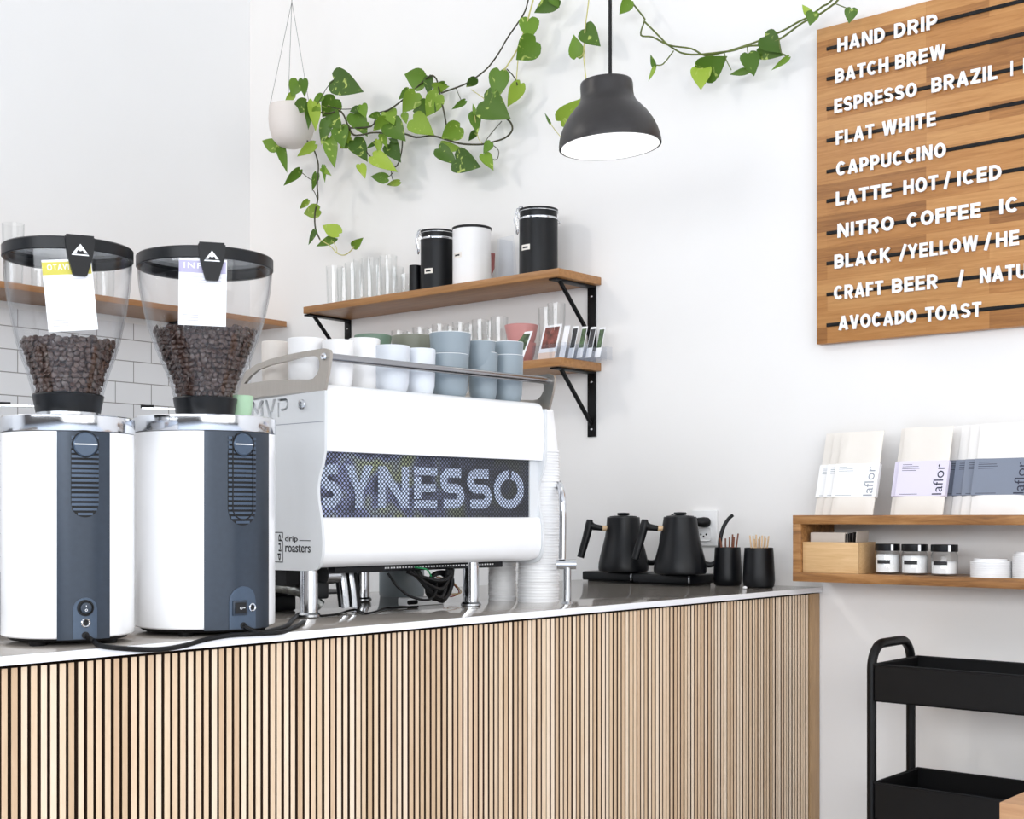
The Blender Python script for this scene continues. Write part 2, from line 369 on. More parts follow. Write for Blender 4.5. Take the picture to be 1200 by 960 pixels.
def tile_mat():
    m, N, L = newmat('white_subway_tile'); b = N['Principled BSDF']; b.inputs['Roughness'].default_value = .18
    tc = N.new('ShaderNodeTexCoord'); sp = N.new('ShaderNodeSeparateXYZ'); cb = N.new('ShaderNodeCombineXYZ')
    L.new(tc.outputs['Object'], sp.inputs[0]); L.new(sp.outputs['Y'], cb.inputs['X']); L.new(sp.outputs['Z'], cb.inputs['Y'])
    mp = N.new('ShaderNodeMapping'); mp.inputs['Location'].default_value = (.508+.0715, -1.642+.0733*30, 0); L.new(cb.outputs[0], mp.inputs[0])
    br = N.new('ShaderNodeTexBrick'); br.inputs['Scale'].default_value = 1; br.inputs['Brick Width'].default_value = .143; br.inputs['Row Height'].default_value = .0733
    br.inputs['Mortar Size'].default_value = .0016; br.inputs['Mortar Smooth'].default_value = .1
    br.inputs['Color1'].default_value = lin((236, 237, 240)); br.inputs['Color2'].default_value = lin((240, 241, 243)); br.inputs['Mortar'].default_value = lin((150, 148, 146))
    L.new(mp.outputs[0], br.inputs[0]); L.new(br.outputs[0], b.inputs['Base Color'])
    bp = N.new('ShaderNodeBump'); bp.inputs['Strength'].default_value = .4; bp.inputs['Distance'].default_value = .001; bp.invert = True
    L.new(br.outputs['Fac'], bp.inputs['Height']); L.new(bp.outputs[0], b.inputs['Normal']); return m
M['tile'] = tile_mat()
def leaf_mat():
    m, N, L = newmat('pothos_leaf'); b = N['Principled BSDF']; b.inputs['Roughness'].default_value = .42; b.inputs['Specular IOR Level'].default_value = .3
    g = N.new('ShaderNodeNewGeometry'); rp = N.new('ShaderNodeValToRGB'); e = rp.color_ramp.elements
    e[0].color = lin((58, 88, 26)); e[1].color = lin((158, 182, 64)); k = e.new(.55); k.color = lin((98, 134, 40))
    tc = N.new('ShaderNodeTexCoord'); nz = N.new('ShaderNodeTexNoise'); nz.inputs['Scale'].default_value = 34; nz.inputs['Detail'].default_value = 2; nz.inputs['Distortion'].default_value = 1.2
    L.new(tc.outputs['Object'], nz.inputs[0]); L.new(g.outputs['Random Per Island'], rp.inputs[0])
    r2 = N.new('ShaderNodeValToRGB'); r2.color_ramp.elements[0].position = .62; r2.color_ramp.elements[1].position = .70
    L.new(nz.outputs[0], r2.inputs[0])
    mx = N.new('ShaderNodeMix'); mx.data_type = 'RGBA'; L.new(r2.outputs[0], mx.inputs[0]); L.new(rp.outputs[0], mx.inputs[6]); mx.inputs[7].default_value = lin((176, 192, 100))
    L.new(mx.outputs[2], b.inputs['Base Color'])
    b.inputs['Subsurface Weight'].default_value = 0
    return m
M['leaf'] = leaf_mat()
def mesh_mat(name, base, dots, dot_reflections=None, freq=165):
    m, N, L = newmat(name); b = N['Principled BSDF']; b.inputs['Roughness'].default_value = .4
    tc = N.new('ShaderNodeTexCoord'); sp = N.new('ShaderNodeSeparateXYZ'); cb = N.new('ShaderNodeCombineXYZ')
    L.new(tc.outputs['Object'], sp.inputs[0]); L.new(sp.outputs['X'], cb.inputs['X']); L.new(sp.outputs['Z'], cb.inputs['Y'])
    vo = N.new('ShaderNodeTexVoronoi'); vo.voronoi_dimensions = '2D'; vo.inputs['Scale'].default_value = freq; vo.inputs['Randomness'].default_value = 0
    mp = N.new('ShaderNodeMapping'); mp.inputs['Rotation'].default_value = (0, 0, math.radians(45)); L.new(cb.outputs[0], mp.inputs[0]); L.new(mp.outputs[0], vo.inputs[0])
    lt = N.new('ShaderNodeMath'); lt.operation = 'LESS_THAN'; lt.inputs[1].default_value = .36; L.new(vo.outputs['Distance'], lt.inputs[0])
    mx = N.new('ShaderNodeMix'); mx.data_type = 'RGBA'; L.new(lt.outputs[0], mx.inputs[0]); mx.inputs[6].default_value = lin(base); mx.inputs[7].default_value = lin(dots)
    if dot_reflections:  # coloured reflections painted into the holes, fading along the band
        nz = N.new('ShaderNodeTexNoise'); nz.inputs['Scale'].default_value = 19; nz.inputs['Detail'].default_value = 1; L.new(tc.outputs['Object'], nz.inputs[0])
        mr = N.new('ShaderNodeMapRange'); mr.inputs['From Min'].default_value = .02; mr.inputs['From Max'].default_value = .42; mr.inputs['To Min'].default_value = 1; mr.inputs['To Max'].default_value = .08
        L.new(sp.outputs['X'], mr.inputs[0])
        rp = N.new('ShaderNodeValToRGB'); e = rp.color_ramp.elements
        e[0].position = .35; e[0].color = lin(dot_reflections[0]); e[1].position = .66; e[1].color = lin(dot_reflections[2]); k = e.new(.5); k.color = lin(dot_reflections[1])
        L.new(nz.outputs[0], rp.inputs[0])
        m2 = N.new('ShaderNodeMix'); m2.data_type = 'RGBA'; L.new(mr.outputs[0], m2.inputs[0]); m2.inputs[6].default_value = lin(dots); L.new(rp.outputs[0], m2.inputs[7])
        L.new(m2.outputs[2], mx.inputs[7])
    L.new(mx.outputs[2], b.inputs['Base Color']); return m
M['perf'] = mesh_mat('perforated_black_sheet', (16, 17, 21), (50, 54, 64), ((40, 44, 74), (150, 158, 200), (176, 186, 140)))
M['perf_l'] = mesh_mat('perforated_letter', (60, 68, 84), (196, 208, 230))

# ------------------------------------------------------------------ setting
XL, ZC, ZF = -2.334, 4.2, 0.0
struct('wall_back', MB().box(XL-.15, 7, 0, .15, ZF, ZC), M['wall'])
struct('wall_left', MB().box(XL-.15, XL, -9, 0, ZF, ZC), M['wall_l'])
struct('floor', MB().box(XL-.15, 7, -9, .15, -.1, ZF), M['floor'])
struct('ceiling', MB().box(XL-.15, 7, -9, .15, ZC, ZC+.1), M['ceil'])
struct('trim_1', MB().box(XL, XL+.008, -4.2, -.001, .93, 1.845), M['tile'])
fr = MB()
for k in range(6): fr.box(6.0, 6.08, -8.9+k*1.7, -8.82+k*1.7, 0, ZC)
fr.box(6.0, 6.08, -9, 0, 2.7, 2.8); fr.box(6.0, 6.08, -9, 0, 0, .45)
struct('reflection_bars_1', fr, M['frame'])  # unseen dark bars added to band the chrome and hopper reflections
struct('reflection_wall', MB().box(XL-.15, 7, -9.15, -9, ZF, ZC), M['wall_f'])  # unseen dark wall added to darken what glossy parts reflect

# ------------------------------------------------------------------ counter
EDGE = .012
ct = thing('countertop', 'polished grey stone countertop with front edge coloured as brightly lit over the slatted counter', 'countertop', (-.35, -1.6, .988))
build('slab', MB().box(-.72, EDGE-.004, -3.3, -.002, .9875, 1.0, .001), M['stone'], ct)
build('lit_front_edge', MB().box(EDGE-.004, EDGE, -3.3, -.002, .9875, 1.0, .0008), M['lit_edge'], ct)['label'] = 'front edge coloured as lit'
cb = thing('service_counter', 'long service counter clad in thin vertical oak slats under the stone countertop', 'counter', (-.35, -1.6, 0))
build('carcass', MB().box(-.70, -.014, -3.25, -.004, 0, .9865), M['slat_back'], cb)
seams = [-3.24, -1.1405, -.846, -.056]
for a, b_ in zip(seams, seams[1:]):
    sl = MB(); vn = MB(); n = int(round((b_-a)/.01405)); p = (b_-a)/n
    for k in range(n):
        y = a+k*p; wd = .0089*random.uniform(.94, 1.06); xf = random.uniform(-.0004, .0012)
        if k == 0 and a > -3: wd = .0118
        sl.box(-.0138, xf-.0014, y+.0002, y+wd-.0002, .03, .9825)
        vn.box(xf-.0014, xf, y, y+wd, .03, .9825, .0004, 1)
    pn_ = build('slat_panel', sl, M['slat_side_shade'], cb)
    build('slat_face', vn, M['slat'], pn_)  # oak fronts of the slats; the sides behind carry painted shade
build('end_post', MB().box(-.013, .003, -.053, -.003, .0, .984, .001), M['post'], cb)
build('shadow_gap', MB().box(-.013, -.004, -3.24, -.055, .983, .987), M['slat_back'], cb)

# back counter along the left wall
bc = thing('back_cabinet', 'grey low cabinet with dark top under the tiled left wall', 'cabinet', (-2.0, -1.8, 0))
build('body', MB().box(XL+.012, -1.75, -3.6, -.01, .02, .90), M['cabinet'], bc)
build('worktop', MB().box(XL+.01, -1.72, -3.62, -.005, .90, .93, .003), M['black'], bc)
for k in range(5):
    y = -3.58+k*.71
    d = build('door', MB().box(-1.75, -1.732, y, y+.69, .06, .88, .003), M['cabinet'], bc)
    build('handle', MB().tube([(-1.725, y+.6, .7), (-1.712, y+.6, .7), (-1.712, y+.6, .85), (-1.725, y+.6, .85)], .005), M['steel'], d)
kb = thing('drawer_unit', 'black drawer unit on the back cabinet, seen in the gap between the grinders', 'drawer', tuple(onx(157, 640, -2.0).xy)+(.93,))
p = onx(157, 640, -2.0)
build('casing', MB().box(p.x-.14, p.x+.14, p.y-.17, p.y+.17, .93, 1.10, .008), M['plast'], kb)
build('drawer_front', MB().box(p.x+.14, p.x+.15, p.y-.15, p.y+.15, .95, 1.08, .004), M['steel'], kb)

# ------------------------------------------------------------------ espresso machine
MA = math.radians(130.476-43.7)
mdir = Vector((math.cos(MA), math.sin(MA), 0)); idir = Vector((-math.sin(MA), math.cos(MA), 0))   # along the machine / into it
MO = Vector((-.132, -1.586, 1.0))
mc = thing('espresso_machine', 'large white espresso machine with perforated dark front band and steel side plates', 'espresso machine', MO, MA)
def LM(l, d, z): return MO + mdir*l + idir*d + Vector((0, 0, z))
def lplane(px, py, l=0.0):         # pixel -> (depth, height) on the plane at length l
    P0 = MO+mdir*l; d = ray(px, py); t = (P0-CAM).dot(mdir)/d.dot(mdir); q = CAM+d*t
    return ((q-MO).dot(idir), q.z-1.0)
def dplane(px, py, dd=0.0):        # pixel -> (length, height) on the plane at depth dd
    P0 = MO+idir*dd; d = ray(px, py); t = (P0-CAM).dot(idir)/d.dot(idir); q = CAM+d*t
    return ((q-MO).dot(mdir), q.z-1.0)
LEN = .585
edge = [(.0, .407), (0, .352), (.001, .30), (.008, .275), (.0155, .26), (.02, .243), (.021, .229), (.0195, .212), (.0115, .18), (.0085, .158), (.0068, .138), (.008, .116), (.014, .098), (.022, .09), (.034, .086)]
outline = edge+[(.46, .082), (.47, .09), (.47, .407)]
def scr(cx, cy, wd, ht, pts): return [(cx-wd/2+a*wd, cy-ht/2+b*ht) for a, b in pts]
# cut-through letters, laid out along depth (reading right = towards the front)
(dm0, zm0), (dm1, _), (_, zm1) = lplane(294, 489), lplane(338, 489), lplane(316, 468)
th_, ht_ = .0085, .034; zb = .366
def glyph(poly, u0, wd): return [(-(u0+a*wd), zb+b*ht_) for a, b in poly]
u = -dm0; ux = (-dm1)-u
Mg = [(0, 0), (0, 1), (.22, 1), (.5, .56), (.78, 1), (1, 1), (1, 0), (.78, 0), (.78, .62), (.56, .26), (.44, .26), (.22, .62), (.22, 0)]
Vg = [(0, 1), (.24, 1), (.5, .32), (.76, 1), (1, 1), (.62, 0), (.38, 0)]
Pg = [(0, 0), (0, .8), (.15, .8), (.15, 0)]
Pg2 = [(.0, 1), (.62, 1)]+[(.62+.38*math.sin(math.radians(t)), .66+.34*math.cos(math.radians(t))) for t in range(15, 181, 15)]+[(.3, .32), (.3, .45), (.6, .45)]+[(.6+.22*math.sin(math.radians(t)), .66+.2*math.cos(math.radians(t))) for t in range(165, 0, -15)]+[(.0, .87)]
holes = [glyph(Mg, u, ux*.34), glyph(Vg, u+ux*.37, ux*.3), glyph(Pg, u+ux*.72, ux*.28), glyph(Pg2, u+ux*.72, ux*.28)]
fx = lambda l0: (lambda a, b, t: (l0+t, a, b))
sp_ = build('side_plate', plate_into(MB(), [outline]+holes, .006, fx(0)), M['side'], mc, True); sp_['label'] = 'left side plate with cut-out letters and shop logo'
build('side_plate', plate_into(MB(), [outline], .006, fx(LEN-.006)), M['side'], mc, True)
build('seam', MB().box(-.0004, .0002, .003, .47, .3515, .3525), M['ink'], sp_, True)
# bolt on the side plate
bd, bz = lplane(354.5, 474)
bolt = MB().lathe([(0, 0), (.0085, 0), (.0095, .002), (.0085, .004), (.005, .005), (.0045, .002), (0, .002)], seg=20, M=Matrix.Translation((0, bd, bz)) @ Matrix.Rotation(-math.pi/2, 4, 'Y'))
build('bolt', bolt, M['steel'], sp_, True)
# shop logo on the side plate
lg = MB(); side = lambda l0: (lambda a, b, t: (l0-t, -a, b))
def sbox(px0, py0, px1, py1): (d0, z0), (d1, z1) = lplane(px0, py0), lplane(px1, py1); return -d0, -d1, min(z0, z1), max(z0, z1)
x0, x1, z0, z1 = sbox(334.2, 636.6, 349, 628); text_into(lg, 'drip', x0, x1, z0, z1, .0005, side(-.0002), .004)
x0, x1, z0, z1 = sbox(334.5, 647, 364, 638.8); text_into(lg, 'roasters', x0, x1, z0, z1, .0005, side(-.0002), .004)
x0, x1, z0, z1 = sbox(351, 634, 364, 633); lg.box(-.0007, -.0002, -x1, -x0, z0, z0+.0014)
x0, x1, z0, z1 = sbox(310, 658.5, 331.6, 623.8); tk = .0014
for a in ((x0, x1, z1-tk, z1), (x0, x1, z0, z0+tk), (x0, x0+tk, z0, z1), (x1-tk, x1, z0, z0+(z1-z0)*.7), (x1-tk, x1, z0+(z1-z0)*.8, z1), (x1-.009, x1, z0+(z1-z0)*.70, z0+(z1-z0)*.70+tk)):
    lg.box(-.0007, -.0002, -a[1], -a[0], a[2], a[3])
vert = lambda a, b, t: (-.0002-t, -(x0+.010+ (.0155-b)), z1-.004-a)
text_into(lg, 'drip', 0, (z1-z0)-.008, 0, .0115, .0005, lambda a, b, t: (-.0002-t, -(x1-.0155+b), z1-.004-a), .004)
build('shop_logo', lg, M['inkblack'], sp_, True)
# handle brackets above the plates
def bracket(l0):
    out = [lplane(*q) for q in ((380, 457.2), (384, 437), (386.6, 420), (387, 414), (385.5, 410), (380, 408.2), (362.5, 410.8), (337.5, 415.6), (316, 421), (300, 427.3), (287, 436), (276, 449), (268, 468), (266, 474))]
    hol = [lplane(*q) for q in ((374.3, 425), (373, 420), (370, 417.6), (365, 417.2), (356, 418.2), (337.5, 423), (316, 428), (302, 433.5), (293, 441), (286, 450), (300, 448.2), (318, 445.6), (337.5, 444.8), (362, 445), (367, 443.8), (371, 439), (374, 432))]
    return plate_into(MB(), [out, hol], .006, fx(l0))
hb = build('handle_bracket', bracket(0), M['brushed'], mc, True)
d_, z_ = lplane(380, 418)
build('bolt', MB().lathe([(0, 0), (.0065, 0), (.007, .0015), (.0055, .004), (.0025, .0042), (0, .002)], seg=18, M=Matrix.Translation((0, d_, z_)) @ Matrix.Rotation(-math.pi/2, 4, 'Y')), M['chrome'], hb, True)
build('handle_bracket', bracket(LEN-.006+.012), M['brushed'], mc, True)
build('rail', MB().tube([(.004, d_, z_), (LEN+.014, d_, z_)], .0074, 16), M['railsteel'], mc, True)
# white front panels
def extr(prof, l0, l1):
    mb = MB(); n = len(prof); mb.add([(l0, a, b) for a, b in prof]+[(l1, a, b) for a, b in prof], [list(range(n)), list(range(n, 2*n))[::-1]]+[[i, n+i, n+(i+1) % n, (i+1) % n] for i in range(n)]); return mb
ins = .0045
up = [(.045, .420), (.030, .4215), (.018, .419), (.009, .412), (.0045+ins*.2, .40), (.0015+ins*.3, .38), (ins*.6, .352), (.001+ins*.6, .325), (.003+ins, .3), (.03, .3), (.045, .31)]
build('front_panel', extr(up, .0055, LEN-.0065), M['white'], mc, True, sharp=50)
lo = [(.045, .182), (.018, .182), (.0135, .178), (.0115, .16), (.010, .14), (.0115, .118), (.018, .102), (.03, .094), (.05, .091), (.06, .10), (.06, .18)]
build('front_panel', extr(lo, .0055, LEN-.0065), M['white'], mc, True, sharp=50)
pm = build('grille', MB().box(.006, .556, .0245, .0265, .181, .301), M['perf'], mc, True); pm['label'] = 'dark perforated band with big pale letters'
build('grille_frame', MB().box(.555, LEN-.006, .021, .03, .18, .302), M['side'], mc, True)
# big lettering on the grille
def S_(x, wd, z0, h, st):
    r = (h-st)/4; a = x+st/2; b = x+wd-st/2; t = z0+h-st/2; bt = z0+st/2; mid = (t+bt)/2
    return [(b, t), (a+r, t)]+arc(a+r, t-r, r, r, 90, 270, 8)[1:]+[(b-r, mid)]+arc(b-r, mid-r, r, r, 90, -90, 8)[1:]+[(a, bt)]
gl = MB(); z0, h, st = .199, .079, .0185; gf = lambda a, b, t: (a, .0243-t, b)
xs = {}
def lx(px): return dplane(px, 570, .0245)[0]
x0, x1 = lx(373.5), lx(400); gl.strip(S_(x0, x1-x0, z0, h, st), st, 0, .0008, gf)
x0, x1 = lx(404), lx(437); xm = (x0+x1)/2
gl.prism([(x0, z0+h), (x0+st*1.1, z0+h), (xm, z0+h*.56), (x1-st*1.1, z0+h), (x1, z0+h), (xm+st/2, z0+h*.36), (xm+st/2, z0), (xm-st/2, z0), (xm-st/2, z0+h*.36)], 0, .0008, gf)
x0, x1 = lx(443), lx(479)
gl.prism([(x0, z0), (x0, z0+h), (x0+st*.95, z0+h), (x1-st, z0+h*.36), (x1-st, z0+h), (x1, z0+h), (x1, z0), (x1-st*.95, z0), (x0+st, z0+h*.64), (x0+st, z0)], 0, .0008, gf)
x0, x1 = lx(485), lx(512)
for zz in (0, .5, 1): gl.box(x0, x1-(.004 if zz == .5 else 0), .0235, .0243, z0+(h-st*.84)*zz, z0+(h-st*.84)*zz+st*.84)
gl.box(x0, x0+st, .0236, .0242, z0+st, z0+h-st)
for p0, p1 in ((515.5, 544), (547, 576)):
    x0, x1 = lx(p0), lx(p1); gl.strip(S_(x0, x1-x0, z0, h, st), st, 0, .0008, gf)
x0, x1 = lx(578.5), lx(613.5); cx, rx, rz = (x0+x1)/2, (x1-x0-st)/2, (h-st)/2
gl.strip(arc(cx, z0+h/2, rx, rz, 78, -102, 20), st, 0, .0008, gf); gl.strip(arc(cx, z0+h/2, rx, rz, 258, 66+24, 20), st, 0, .0008, gf)
build('lettering', gl, M['perf_l'], pm, True)
# body, cup tray, drip tray, legs
build('body', MB().box(.007, LEN-.007, .031, .46, .092, .398, .004), M['side'], mc, True)
build('cup_tray', MB().box(.007, LEN-.007, .03, .46, .3985, .418, .002), M['steel'], mc, True)
ch = MB().box(.08, LEN-.06, .07, .40, .078, .091, .002)
build('drip_tray', ch, M['plast'], mc, True)
dots = MB()
for k in range(40): dots.box(.20+k*.0075, .2035+k*.0075, .0692, .0702, .0835, .0865)
build('tray_perforation', dots, M['card'], mc, True)
for l, d in ((.02, lplane(362, 700, .02)[0]), (dplane(552, 690, .075)[0], .075), (dplane(424, 685, .36)[0], .36), (.035, .36)):
    lg_ = build('leg', MB().lathe([(0, 0.006), (.0165, .006), (.0165, .085), (.0155, .0855), (.0155, .0925), (0, .0925)], (l, d, 0), 28), M['chrome'], mc, True)
    build('foot', MB().lathe([(0, 0), (.0175, 0), (.021, .002), (.021, .006), (.0175, .0095), (0, .0095)], (l, d, 0), 28), M['steel'], lg_, True)
# group heads behind (seen from other sides)
for l in (.16, .42):
    g_ = build('group_head', MB().lathe([(0, .13), (.035, .13), (.04, .14), (.04, .2), (.03, .21), (0, .21)], (l, .505, 0), 28), M['chrome'], mc, True)
    build('portafilter', MB().tube([(l, .54, .125), (l, .60, .12), (l, .68, .108)], [.012, .011, .014], 10), M['plast'], g_, True)
for px0, px1, dd, rr_, m_ in ((403, 405, .11, .0075, 'steel'), (408.5, 409, .125, .0075, 'rubber'), (413, 415, .11, .007, 'steel'), (418, 419, .13, .006, 'rubber'), (398, 401, .14, .007, 'rubber')):
    l0, l1 = dplane(px0, 672, dd)[0], dplane(px1, 705, dd)[0]
    build('hose', MB().tube([LM(l0, dd+.01, .09), LM(l0*.6+l1*.4, dd+.004, .055), LM(l1, dd, .010)], rr_, 10, 4), M[m_], mc)
build('drain_box', MB().box(.012, .13, .13, .42, .055, .0905, .004), M['void'], mc, True)
build('pump', MB().tube([LM(.075, .10, .075), LM(.105, .10, .075)], .017, 18), M['steel'], mc)
build('valve_block', MB().box(.05, .09, .10, .135, .03, .06, .004), M['plast'], mc, True)
build('drain_hose', MB().tube([LM(l_, d__, z__) for l_, d__, z__ in ((-.02, .30, .062), (.01, .2, .056), (.06, .155, .045), (.10, .14, .014))], .012, 12, 6), M['braid'], mc)

# ------------------------------------------------------------------ grinders
def hopper_profile(zs_px, wdist, y0, k):   # (screen y, half width in screen px) -> (radius, height)
    return [(hw*wdist/FPX, CAM.z+(HY-y)/FPX*wdist) for y, hw in zs_px]
BEAN = []
def bean_template():
    vs, fs = [], []; nu, nv = 10, 7
    for j in range(nv+1):
        for i in range(nu):
            a, b = 2*math.pi*i/nu, math.pi*j/nv
            x, y, z = math.cos(b), math.sin(b)*math.cos(a), math.sin(b)*math.sin(a)
            zz = z*2.7 if z < 0 else z*1.9
            if z > .3 and abs(y) < .5: zz -= 1.1*(1-abs(y)/.5)
            vs.append(Vector((x*5.9, y*4.3, zz*1.1))*.001)
    for j in range(nv):
        for i in range(nu): fs.append([j*nu+i, j*nu+(i+1) % nu, (j+1)*nu+(i+1) % nu, (j+1)*nu+i])
    return vs, fs
BT = bean_template()
def put_bean(mb, p, nrm):
    q = Vector(nrm).to_track_quat('Z', 'X').to_matrix() @ Matrix.Rotation(random.uniform(0, 6.28), 3, 'Z')
    if random.random() < .42: q = q @ Matrix.Rotation(math.pi, 3, 'X')
    q = q @ Matrix.Rotation(random.gauss(0, .35), 3, 'X') @ Matrix.Rotation(random.gauss(0, .25), 3, 'Y')
    s = random.uniform(.9, 1.12); mb.add([q @ v*s + p for v in BT[0]], BT[1])

def grinder(c, R, zb, zr0, zr1, az, half, grid, arch, hop, neck, lid, label, kind):
    """c centre on counter; R body radius; zr0/zr1 chrome ring; az/half dark panel (radians)"""
    cx, cy = c
    g = thing('coffee_grinder', label, 'coffee grinder', (cx, cy, 1.0), 0, 'grinders on the counter')
    bd = build('body', MB().lathe([(0, zb), (R-.002, zb), (R, zb+.002), (R, zr0-.001), (0, zr0-.001)], (cx, cy, 0), 96), M['white'], g)
    build('base', MB().lathe([(0, 1.006), (R-.012, 1.006), (R-.006, zb), (0, zb)], (cx, cy, 0), 64), M['rubber'], g)
    for k in range(4):
        a = az+math.radians(40+90*k); build('foot', MB().lathe([(0, 1.0), (.011, 1.0), (.013, 1.007), (0, 1.007)], (cx+(R-.024)*math.cos(a), cy+(R-.024)*math.sin(a), 0), 20), M['rubber'], g)
    ph = lambda a0, a1, n=24: [a0+(a1-a0)*i/n for i in range(n+1)]
    pn = build('rear_panel', MB().cylpatch((cx, cy), ph(az-half, az+half), zb-.0015, zr0-.001, R-.001, R+.0016), M['panel'], g)
    # vent: stadium of louvres
    ga, gh, gz0, gz1, nl = grid
    def stad(hw, zlo, zhi):
        def lo(p): d = min(1, abs(p-ga)/hw); return zlo+hw*R*(1-math.sqrt(max(0, 1-d*d)))
        def hi(p): d = min(1, abs(p-ga)/hw); return zhi-hw*R*(1-math.sqrt(max(0, 1-d*d)))
        return lo, hi
    lo, hi = stad(gh, gz0, gz1)
    vt = build('vent', MB().cylpatch((cx, cy), ph(ga-gh, ga+gh, 20), lo, hi, R, R+.0019), M['void'], pn)
    def louv(gh2, z_lo, n, r1):
        mb = MB()
        for k in range(n):
            z = z_lo+.003+k*(gz1-z_lo)/n
            d = max(0, 1-(z-z_lo)/(gh2*R)); hw = gh2*math.sqrt(max(.02, 1-d*d))*.97
            mb.cylpatch((cx, cy), ph(ga-hw, ga+hw, 10), z, z+(gz1-z_lo)/n*.52, R, r1)
        return mb
    build('louvre', louv(gh, gz0, nl, R+.0034), M['panel2'], vt)
    if kind == 2:
        hw = gh*.70; l2, h2 = stad(hw, gz0+.009, gz1)
        fr_ = []
        for i in range(25): a = -math.pi/2-math.pi/2+math.pi*i/24; fr_.append((ga+hw*math.cos(a), gz0+.009+hw*R+hw*R*math.sin(a)))
        fr_ = [(ga-hw, gz1)]+fr_+[(ga+hw, gz1)]
        build('vent_frame', MB().tube([(cx+(R+.0035)*math.cos(p), cy+(R+.0035)*math.sin(p), z) for p, z in fr_], .0011, 6), M['void'], vt)
    kr = .0165; kz = gz1-.012
    rad = lambda a, z, r: Matrix.Translation((cx+r*math.cos(a), cy+r*math.sin(a), z)) @ Matrix.Rotation(a, 4, 'Z') @ Matrix.Rotation(math.pi/2, 4, 'Y')
    kn = build('grind_knob', MB().lathe([(0, 0), (kr+.0012, 0), (kr+.0012, .005), (kr, .006), (kr-.001, .0068), (0, .0068)], seg=36, M=rad(ga, kz, R-.001)), M['panel2'], pn)
    sl = MB(); Mx = rad(ga, kz, R+.0059)
    sl.box(-.0009, .0009, -kr*.96, kr*.96, 0, .0006, M=Mx); build('knob_slot', sl, M['side'], kn)
    rg = MB()
    rg.lathe([(kr+.0011, .0), (kr+.0022, .0), (kr+.0022, .0056), (kr+.0011, .0058)], seg=36, M=rad(ga, kz, R-.001)); build('knob_ring', rg, M['void'], kn)
    # switch cover
    aa, ah, atop = arch; arc_h = ah*R
    hi2 = lambda p: atop-arc_h*(1-math.sqrt(max(0, 1-min(1, abs(p-aa)/ah)**2)))
    cv = build('switch_cover', MB().cylpatch((cx, cy), ph(aa-ah, aa+ah, 24), zb, hi2, R, R+.0030), M['panel2'], pn)
    if kind == 1:
        sw = build('power_switch', MB().lathe([(0, 0), (.0115, 0), (.0115, .003), (.010, .0035), (.0095, .002), (0, .002)], seg=28, M=rad(aa, atop-.0145, R+.002)), M['void'], cv)
        build('switch_rocker', MB().lathe([(0, 0), (.008, 0), (.0075, .003), (0, .0042)], seg=24, M=rad(aa, atop-.0145, R+.004)), M['panel'], sw)
        mk = MB(); Mx = rad(aa, atop-.0145, R+.0078); mk.box(-.004, -.0012, -.0004, .0004, 0, .0004, M=Mx); mk.lathe([(.0012, 0), (.0018, 0), (.0018, .0004), (.0012, .0004)], seg=14, M=Mx @ Matrix.Translation((.0028, 0, 0))); build('switch_mark', mk, M['card'], sw)
        sa, sz = aa, atop-.0355
    else:
        Mx = rad(aa-.055, atop-.033, R+.0015)
        sw = build('power_switch', MB().box(-.0115, .0115, -.0125, .0125, 0, .0035, .001, M=Mx), M['panel'], cv)
        build('switch_rocker', MB().box(-.0085, .0085, -.0095, .0095, .0034, .0052, .0008, M=Mx), M['void'], sw)
        mk = MB(); mk.box(-.0004, .0004, .0035, .0072, .0051, .0056, M=Mx); mk.lathe([(.0014, .0051), (.0021, .0051), (.0021, .0056), (.0014, .0056)], seg=14, M=Mx @ Matrix.Translation((0, .0005, 0))); build('switch_mark', mk, M['card'], sw)
        sa, sz = aa+ah*.66, atop-.033
    sk = build('fuse_socket', MB().lathe([(.0042, 0), (.0066, 0), (.0066, .003), (.0055, .004), (.0042, .003)], seg=24, M=rad(sa, sz, R+.0022)), M['chrome'], cv)
    build('fuse_cap', MB().lathe([(0, 0), (.0042, 0), (.0040, .0025), (0, .0015)], seg=18, M=rad(sa, sz, R+.0022)), M['void'], sk)
    hl = MB().lathe([(0, 0), (.0052, 0), (.0052, .0028), (0, .0028)], seg=20, M=rad(aa, zb+.0045, R+.0012)); build('cable_hole', hl, M['void'], cv)
    # chrome ring and head
    build('chrome_ring', MB().lathe([(0, zr0), (R+.0005, zr0), (R+.001, zr0+.001), (R+.001, zr1-.0015), (R-.0005, zr1), (0, zr1)], (cx, cy, 0), 96), M['chrome'], g)
    nz0, nz1, nr0, nr1 = neck
    build('collar', MB().lathe([(0, zr1), (nr0*.98, zr1), (nr0*.98, nz0+.001), (0, nz0+.001)], (cx, cy, 0), 48), M['steel'], g)
    # hopper: neck, clear bowl, lid
    build('hopper_neck', MB().lathe([(0, nz0), (nr0, nz0), (nr0+.0005, nz0+.003), (nr1, nz1-.002), (nr1-.001, nz1), (nr1-.006, nz1), (nr1-.006, nz1-.004), (0, nz1-.004)], (cx, cy, 0), 64), M['plast'], g)
    prof = [(nr1-.0015, nz1-.001)]+hop
    inner = [(r-.0022, z) for r, z in reversed(prof)]
    hp = build('hopper', MB().lathe(prof+inner, (cx, cy, 0), 96), M['hopper'], g)
    lz0, lz1, lr = lid
    ld = build('lid', MB().lathe([(lr-.006, lz0+.001), (lr-.001, lz0), (lr, lz0+.001), (lr, lz1-.002), (lr-.002, lz1), (lr-.006, lz1), (lr-.0075, lz1-.003), (lr-.0075, lz0+.003), (lr-.006, lz0+.001)], (cx, cy, 0), 96), M['plast'], g)
    build('lid_window', MB().lathe([(0, lz1-.006), (lr-.0076, lz1-.006), (lr-.0076, lz1-.004), (0, lz1-.004)], (cx, cy, 0), 64), M['smoke'], ld)
